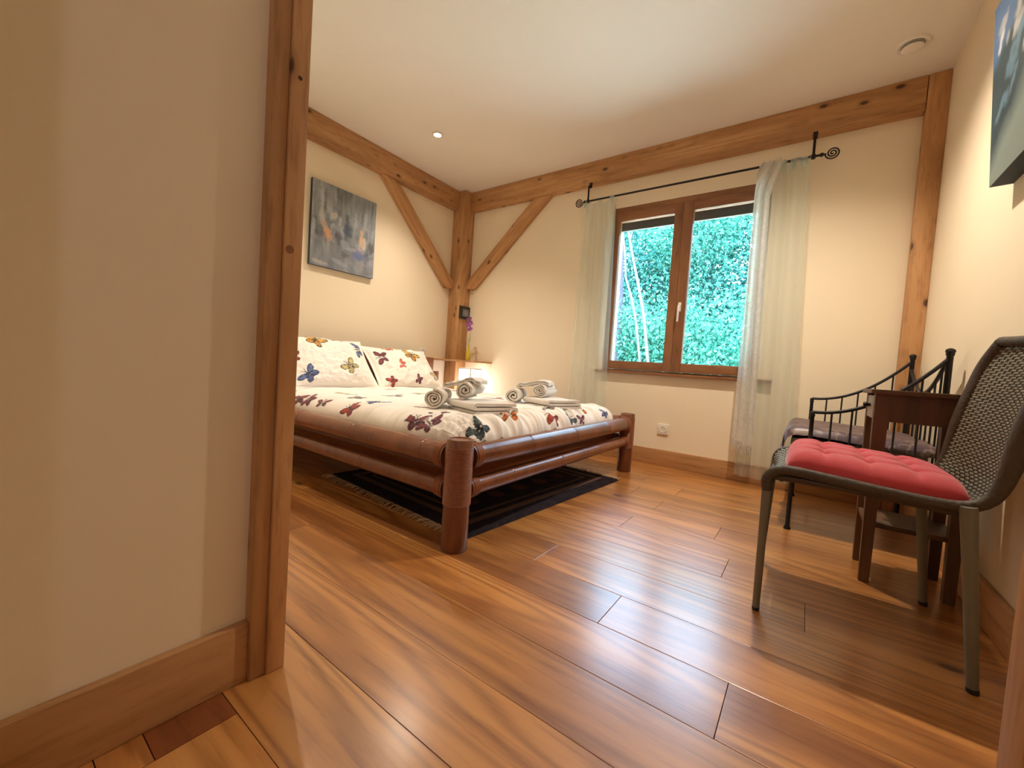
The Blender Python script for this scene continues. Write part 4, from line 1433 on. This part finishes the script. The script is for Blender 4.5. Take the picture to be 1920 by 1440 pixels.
# seat frame tubes under the shell
bm = bm_new()
for y in (CY0 + 0.012, CY1 - 0.012):
    tube(bm, [(-0.055, y, 0.428), (0.08, y, 0.430), (0.33, y, 0.418)], 0.010, 10)
for x in (-0.04, 0.32):
    tube(bm, [(x, CY0 + 0.012, 0.424), (x, CY1 - 0.012, 0.424)], 0.009, 10)
obj('seat_frame', bm, M['wicker_dark'], ch)
def chair_leg(top, foot, r0, r1, frontal=False):
    bm = bm_new()
    top, foot = Vector(top), Vector(foot)
    pts = [top.lerp(foot, t) for t in (0, 0.02, 0.3, 0.7, 0.975)]
    rr = [r0 * 0.93, r0, r0 * 0.65 + r1 * 0.35, r0 * 0.3 + r1 * 0.7, r1]
    tube(bm, pts, rr, 20)
    leg = obj('leg', bm, M['steel_paint'], ch)
    bm = bm_new()
    tube(bm, [top.lerp(foot, 0.97), foot + Vector((0, 0, 0.003)), foot], [r1 * 1.05, r1 * 1.05, r1 * 0.9], 20)
    obj('leg_cap', bm, M['rubber'], leg)
chair_leg((-0.074, CY0 + 0.003, 0.405), (-0.075, 1.470, 0), 0.0120, 0.0100)
chair_leg((-0.080, CY1 - 0.003, 0.405), (-0.096, 1.885, 0), 0.0120, 0.0100)
chair_leg((0.330, CY0 - 0.012, 0.442), (0.374, 1.428, 0), 0.0160, 0.0110)
chair_leg((0.330, CY1 + 0.002, 0.430), (0.368, 1.905, 0), 0.0160, 0.0110)

# red tufted cushion
n = 120
P, Q = np.meshgrid(np.linspace(-1, 1, n), np.linspace(-1, 1, n), indexing='ij')
cx0, cx1, cy0, cy1 = -0.040, 0.350, 1.438, 1.890
def cushion_xy(P, Q):
    k = np.sqrt(np.clip(1 - 0.10 * (P ** 2) * (Q ** 2), 0, 1))
    pin = 1 - 0.03 * np.cos(P * PI) * 0
    return (cx0 + cx1) / 2 + P * k * (cx1 - cx0) / 2, (cy0 + cy1) / 2 + Q * k * (cy1 - cy0) / 2
Xc, Yc = cushion_xy(P, Q)
e = (np.clip(1 - np.abs(P) ** 7, 0, 1) * np.clip(1 - np.abs(Q) ** 7, 0, 1)) ** 0.5
tuft = np.zeros_like(P)
for a in (-0.5, 0.0, 0.5):
    for c in (-0.5, 0.0, 0.5):
        d = np.hypot(P - a, Q - c)
        tuft += np.exp(-(d / 0.10) ** 2) * 1.0
crease = np.zeros_like(P)
for a in (-0.5, 0.0, 0.5):
    crease += 0.42 * np.exp(-((P - a) / 0.055) ** 2) * np.clip(1.1 - np.abs(Q) ** 4, 0, 1) + 0.42 * np.exp(-((Q - a) / 0.055) ** 2) * np.clip(1.1 - np.abs(P) ** 4, 0, 1)
H = np.clip(0.057 - 0.030 * np.clip(tuft, 0, 1) - 0.018 * np.clip(crease, 0, 1) + 0.004 * (vnoise(P + 2, Q + 2, 6, 3) - 0.5), 0.02, 1)
seatz = np.interp(Xc, [v.x for v in curve[20:110]], [v.z for v in curve[20:110]])
base_z = seatz - 0.012
ztop = base_z + 0.014 + H * e
zbot = base_z + 0.014 * (1 - e)
cu = thing('seat_cushion', 'red tufted seat cushion lying on the wicker chair', 'cushion', (0.155, 1.664, 0.45))
obj('cushion_top', None, M['red'], cu, me=grid_mesh('cushion_top', np.stack([Xc, Yc, ztop], -1)), angle=180)
obj('cushion_underside', None, M['red'], cu, me=grid_mesh('cushion_underside', np.stack([Xc, Yc, zbot + 0.0], -1)), angle=180)
for i, (a, c) in enumerate([(a, c) for a in (-0.5, 0, 0.5) for c in (-0.5, 0, 0.5)]):
    ia, ic = int((a + 1) / 2 * (n - 1)), int((c + 1) / 2 * (n - 1))
    bm = bm_new()
    lathe(bm, [(0.0065, -0.002), (0.0075, 0.001), (0.005, 0.004), (0, 0.005)], (Xc[ia, ic], Yc[ia, ic], ztop[ia, ic]), 12)
    obj('tuft_button', bm, M['red'], cu)

# ================================================================ SIDE TABLE
tb = thing('side_table', 'small dark wooden table with a drawer, behind the wicker chair', 'table', (0.33, 2.09, 0))
TX0, TX1, TY0, TY1 = 0.202, 0.460, 1.965, 2.225
bm = bm_new(); box(bm, TX0 - 0.014, TX1 + 0.014, TY0 - 0.018, TY1 + 0.022, 0.690, 0.706, bev=0.003)
obj('table_top', bm, M['table'], tb)
for x, y in ((TX0, TY0), (TX0, TY1 - 0.04), (TX1 - 0.04, TY0), (TX1 - 0.04, TY1 - 0.04)):
    bm = bm_new()
    vs = []
    for z, w2 in ((0.0, 0.015), (0.585, 0.020), (0.690, 0.020)):
        cxx, cyy = x + 0.020, y + 0.020
        vs.append([bm.verts.new((cxx + sx * w2, cyy + sy * w2, z)) for sx, sy in ((-1, -1), (1, -1), (1, 1), (-1, 1))])
    for a, c in zip(vs, vs[1:]):
        for k in range(4):
            bm.faces.new((a[k], a[(k + 1) % 4], c[(k + 1) % 4], c[k]))
    bm.faces.new(vs[0][::-1]); bm.faces.new(vs[-1])
    obj('leg', bm, M['table'], tb, smooth=False)
bm = bm_new()
box(bm, TX0 + 0.04, TX1 - 0.04, TY0 + 0.004, TY0 + 0.022, 0.592, 0.690)
obj('apron', bm, M['table'], tb, smooth=False)
bm = bm_new()
box(bm, TX0 + 0.04, TX1 - 0.04, TY1 - 0.022, TY1 - 0.004, 0.592, 0.690)
obj('apron', bm, M['table'], tb, smooth=False)
bm = bm_new()
box(bm, TX1 - 0.022, TX1 - 0.004, TY0 + 0.04, TY1 - 0.04, 0.592, 0.690)
obj('apron', bm, M['table'], tb, smooth=False)
bm = bm_new(); box(bm, TX0 + 0.001, TX0 + 0.20, TY0 + 0.043, TY1 - 0.043, 0.598, 0.682, bev=0.002)
dr = obj('drawer', bm, M['table_pale'], tb, label='drawer front with window light in its pale colour')
bm = bm_new(); lathe(bm, [(0.006, 0), (0.006, 0.008), (0.011, 0.014), (0.010, 0.021), (0, 0.023)], (TX0 + 0.001, (TY0 + TY1) / 2, 0.645), 16, Matrix.Rotation(-PI / 2, 4, 'Y'))
obj('knob', bm, M['iron'], dr)
bm = bm_new(); box(bm, TX0 + 0.006, TX1 - 0.006, TY0 + 0.012, TY1 - 0.012, 0.205, 0.222, bev=0.002)
obj('lower_shelf', bm, M['table'], tb)

# ================================================================ IRON DAYBED
db = thing('iron_daybed', 'small black wrought iron daybed with curved arms in the right corner', 'daybed', (0.2, 2.78, 0))
DX_L, DX_R, DY0, DY1 = 0.030, 0.462, 2.405, 3.150
def post(x, y, z0, z1, r, ball, name):
    bm = bm_new()
    lathe(bm, [(r * 1.9, z0), (r * 1.9, z0 + 0.012), (r, z0 + 0.022), (r, z1 - 0.01), (r * 1.3, z1 - 0.004), (ball * 0.8, z1 + 0.002), (ball, z1 + ball * 0.55), (ball * 0.85, z1 + ball * 1.05), (ball * 0.35, z1 + ball * 1.35), (0, z1 + ball * 1.4)], (x, y, 0), 18)
    obj(name, bm, M['iron'], db)
for y, hl, hr in ((DY0, 0.568, 0.872), (DY1, 0.615, 0.895)):
    post(DX_L, y, 0.395, hl, 0.0088, 0.0115, 'arm_post')
    post(DX_R, y, 0.0, hr, 0.0108, 0.0165, 'tall_post')
    def rail_z(x, h0=hl, h1=hr):
        t = (x - DX_L) / (DX_R - DX_L)
        return h0 + 0.012 + (h1 - h0 - 0.03) * t ** 2.1
    bm = bm_new()
    tube(bm, [(x, y, rail_z(x)) for x in np.linspace(DX_L, DX_R, 22)], 0.0078, 10)
    obj('arm_rail', bm, M['iron'], db)
    for i in range(1, 6):
        x = DX_L + (DX_R - DX_L) * i / 6
        bm = bm_new()
        tube(bm, [(x, y, 0.40), (x, y, 0.418), (x, y, 0.424), (x, y, rail_z(x))], [0.010, 0.009, 0.0042, 0.0042], 8)
        obj('spindle', bm, M['iron'], db)
def back_z(y):
    t = (y - DY0) / (DY1 - DY0)
    return 0.865 - 0.17 * math.sin(PI * min(t * 0.9, 1) ) + 0.02 * t
bm = bm_new(); tube(bm, [(DX_R, y, back_z(y)) for y in np.linspace(DY0, DY1, 24)], 0.0082, 10)
obj('back_rail', bm, M['iron'], db)
for i in range(1, 8):
    y = DY0 + (DY1 - DY0) * i / 8
    bm = bm_new(); tube(bm, [(DX_R, y, 0.40), (DX_R, y, back_z(y))], 0.0042, 8)
    obj('spindle', bm, M['iron'], db)
bm = bm_new()
for y in (DY0, DY1):
    box(bm, -0.035, DX_R, y - 0.010, y + 0.010, 0.375, 0.398)
for x in (-0.035, DX_R - 0.02):
    box(bm, x, x + 0.02, DY0 - 0.010, DY1 + 0.010, 0.3745, 0.3975)
for k in range(7):
    y = DY0 + 0.06 + k * 0.10
    box(bm, -0.02, DX_R - 0.01, y, y + 0.03, 0.384, 0.396)
obj('seat_frame', bm, M['iron'], db, smooth=False)
for y in (DY0, DY1):
    bm = bm_new()
    lathe(bm, [(0.015, 0), (0.015, 0.008), (0.0095, 0.02), (0.0095, 0.375)], (-0.026, y, 0), 14)
    obj('leg', bm, M['iron'], db)
# mattress with the mauve blanket over it
bm = bm_new(); box(bm, -0.045, 0.44, DY0 + 0.035, DY1 - 0.035, 0.400, 0.445, bev=0.014)
tag(obj('daybed_mattress', bm, M['mattress']), 'thin grey mattress on the iron daybed under the mauve blanket', 'mattress')
nu, nv = 150, 170
A, B = np.meshgrid(np.linspace(0, 0.66, nu), np.linspace(0, 0.80, nv), indexing='ij')
arc = 0.05 * PI / 2
dA = np.clip(0.16 - A, 0, None)
t = np.clip(dA / arc, 0, 1) * PI / 2
X = np.where(A >= 0.16, -0.060 + 0.035 + (A - 0.16), -0.025 - 0.05 * np.sin(t) - 0.03 * np.clip((dA - arc) / 0.1, 0, 1) * vnoise(B, A, 7, 3))
Z = np.where(A >= 0.16, 0.492, 0.492 - 0.05 * (1 - np.cos(t)) - np.clip(dA - arc, 0, None))
Y = DY0 + 0.018 + B / 0.80 * (DY1 - DY0 - 0.036)
eB = np.minimum(B, 0.80 - B)
Z = np.where(A >= 0.10, Z - 0.040 * np.clip(1 - eB / 0.05, 0, 1) ** 2, Z)
Z += 0.020 * (vnoise(A, B, 9, 5, 3) - 0.5) + 0.012 * np.sin(np.clip(A / 0.66, 0, 1) * PI)
Z -= 0.018 * np.clip((A - 0.2) / 0.45, 0, 1)
X += 0.012 * (vnoise(B, A, 14, 6, 2) - 0.5) * (A < 0.18)
nz = np.abs(vnoise(A + 4, B + 4, 26, 8, 2) - 0.5)
swirl = (nz < 0.035)[..., None]
Cb = np.ones(A.shape + (3,)) * np.array((0.062, 0.028, 0.042)) * (0.8 + 0.5 * vnoise(A, B, 12, 2)[..., None])
Cb = np.where(swirl, np.array((0.19, 0.125, 0.105)), Cb)
Cb = np.where((A < 0.12)[..., None], np.array((0.14, 0.10, 0.16)) * (0.85 + 0.3 * vnoise(A, B, 30, 4)[..., None]), Cb)  # hanging end tinted bluish, window light put into the colour
o = obj('blanket', None, M['blanket'], me=grid_mesh('blanket', np.stack([X, Y, Z], -1), Cb), angle=180)
tag(o, 'mauve patterned satin blanket spread over the iron daybed', 'blanket')

# ================================================================ OUTSIDE
bm = bm_new(); box(bm, -22, 18, YB + 0.26, 40, -0.8, -0.6)
struct('ground_outside', bm, M['grass'])
bm = bm_new(); box(bm, -7, 5, YB + 0.26, 8.2, -0.6, -0.22, bev=0.02)
struct('ground_bounce', bm, M['ground'])  # added slab hidden below the sill, bounces sun up to the ceiling

def leaves(n, fn, size, seed):
    """n leaves as folded four-triangle blades; fn(rng, n) -> centres (n,3)."""
    r = np.random.default_rng(seed)
    Cn = fn(r, n)
    n = len(Cn)
    d = r.normal(size=(n, 3)); d[:, 2] -= 0.5; d /= np.linalg.norm(d, axis=1)[:, None]
    h = r.normal(size=(n, 3)); s = np.cross(d, h); s /= np.linalg.norm(s, axis=1)[:, None]
    nn = np.cross(s, d)
    L = (size * r.uniform(0.6, 1.3, n))[:, None]; W = L * 0.27
    v = np.stack([Cn - d * L * 0.5, Cn + s * W + nn * W * 0.3, Cn + d * L * 0.5, Cn - s * W + nn * W * 0.3, ], 1)
    V = v.reshape(-1, 3)
    i = np.arange(n)[:, None] * 4
    F = np.concatenate([i + np.array([[0, 1, 2]]), i + np.array([[0, 2, 3]])], 0)
    return V, F

def foliage(name, V, F, mat, parent):
    me = bpy.data.meshes.new(name)
    me.from_pydata(V.tolist(), [], F.tolist()); me.update()
    return obj(name, None, mat, parent, me=me, kind='stuff', smooth=False)

def bushy(x, y, h, rx, n, mat, seed, size=0.135):
    t = thing('leafy_tree', 'dense leafy green tree in the forest seen through the window', 'tree', (x, y, -0.6), 'leafy trees outside the window')
    def fn(r, n):
        k = 150
        cc = np.stack([x + r.normal(0, rx * 0.5, k), y + r.normal(0, 0.7, k), -0.6 + h * r.uniform(0.04, 1.0, k) ** 0.8], 1)
        w2 = np.clip(1.15 - (cc[:, 2] + 0.6) / h * 0.55, 0.3, 1)
        cc[:, 0] = x + (cc[:, 0] - x) * w2
        j = r.integers(0, k, n)
        return cc[j] + r.normal(0, 1, (n, 3)) * np.array((0.55, 0.5, 0.36))
    V, F = leaves(n, fn, size, seed)
    foliage('foliage', V, F, mat, t)
    bm = bm_new()
    tube(bm, [(x, y, -0.6), (x + 0.06, y, h * 0.35), (x - 0.04, y + 0.05, h * 0.8)], [0.14, 0.10, 0.04], 8)
    obj('trunk', bm, M['bark_dark'], t)
ti = 0
for x, y, h, rx in ((-13.5, 15.0, 7.2, 2.8), (-10.8, 14.2, 6.9, 2.6), (-8.6, 15.2, 7.3, 2.5), (-6.6, 14.4, 7.0, 2.4), (-4.8, 15.2, 7.2, 2.4), (-2.8, 14.4, 6.9, 2.4), (-0.6, 15.2, 7.2, 2.5), (1.8, 14.4, 7.0, 2.6), (4.6, 15.2, 7.2, 2.8)):
    bushy(x, y, h, rx, 21000, M['leaf'] if ti % 3 else M['leaf_cool'], 100 + ti); ti += 1
for x, y, h, rx in ((-7.4, 11.8, 3.3, 2.0), (-5.2, 11.4, 3.4, 1.9), (-3.2, 11.8, 3.2, 1.8), (-1.2, 11.4, 3.3, 1.9)):
    t = thing('shrub', 'low leafy shrub growing in front of the forest trees', 'shrub', (x, y, -0.6), 'shrubs outside the window')
    def fn(r, n, x=x, y=y, h=h, rx=rx):
        k = 60
        cc = np.stack([x + r.normal(0, rx * 0.5, k), y + r.normal(0, 0.5, k), -0.6 + h * r.uniform(0.03, 0.95, k)], 1)
        return cc[r.integers(0, k, n)] + r.normal(0, 1, (n, 3)) * np.array((0.42, 0.35, 0.27))
    V, F = leaves(9000, fn, 0.12, 300 + ti); ti += 1
    foliage('foliage', V, F, M['leaf'], t)
    bm = bm_new()
    for k in range(4):
        a = k * 1.6
        tube(bm, [(x, y, -0.6), (x + 0.2 * math.cos(a), y + 0.2 * math.sin(a), 0.2), (x + 0.7 * math.cos(a), y + 0.5 * math.sin(a), h * 0.55 - 0.3)], [0.035, 0.025, 0.01], 6)
    obj('stem', bm, M['bark_dark'], t)
def slim(points, radii, label, mat, fork=None):
    t = thing('slender_tree', label, 'tree', points[0])
    bm = bm_new(); tube(bm, points, radii, 9)
    obj('trunk', bm, M[mat], t)
    if fork:
        bm = bm_new(); tube(bm, fork, [0.026, 0.024, 0.02, 0.015], 8)
        obj('branch', bm, M[mat], t)
slim([(-3.02, 10.0, -0.6), (-3.18, 10.0, 1.01), (-3.38, 10.0, 2.18), (-3.59, 10.0, 2.97), (-3.78, 10.0, 3.65), (-3.95, 10.0, 4.33), (-4.08, 10.0, 5.0)], [0.038, 0.036, 0.034, 0.032, 0.028, 0.024, 0.02], 'pale slender tree trunk leaning left, forked near its top', 'bark_pale',
     [(-3.80, 10.0, 3.72), (-3.89, 10.02, 4.02), (-3.83, 10.03, 4.38), (-3.80, 10.03, 4.9)])
slim([(-3.34, 10.4, -0.6), (-3.51, 10.4, 1.01), (-3.71, 10.4, 2.11), (-3.86, 10.4, 2.66), (-4.07, 10.4, 3.23), (-4.13, 10.4, 3.79), (-4.25, 10.4, 4.49), (-4.36, 10.4, 5.2)], [0.034, 0.032, 0.03, 0.028, 0.026, 0.024, 0.02, 0.018], 'pale thin bent tree trunk behind the left window pane', 'bark_pale')
slim([(-4.42, 11.0, -0.6), (-4.45, 11.0, 2.6), (-4.60, 11.0, 5.2)], [0.13, 0.12, 0.10], 'dark straight tree trunk at the left edge of the window', 'bark_dark')
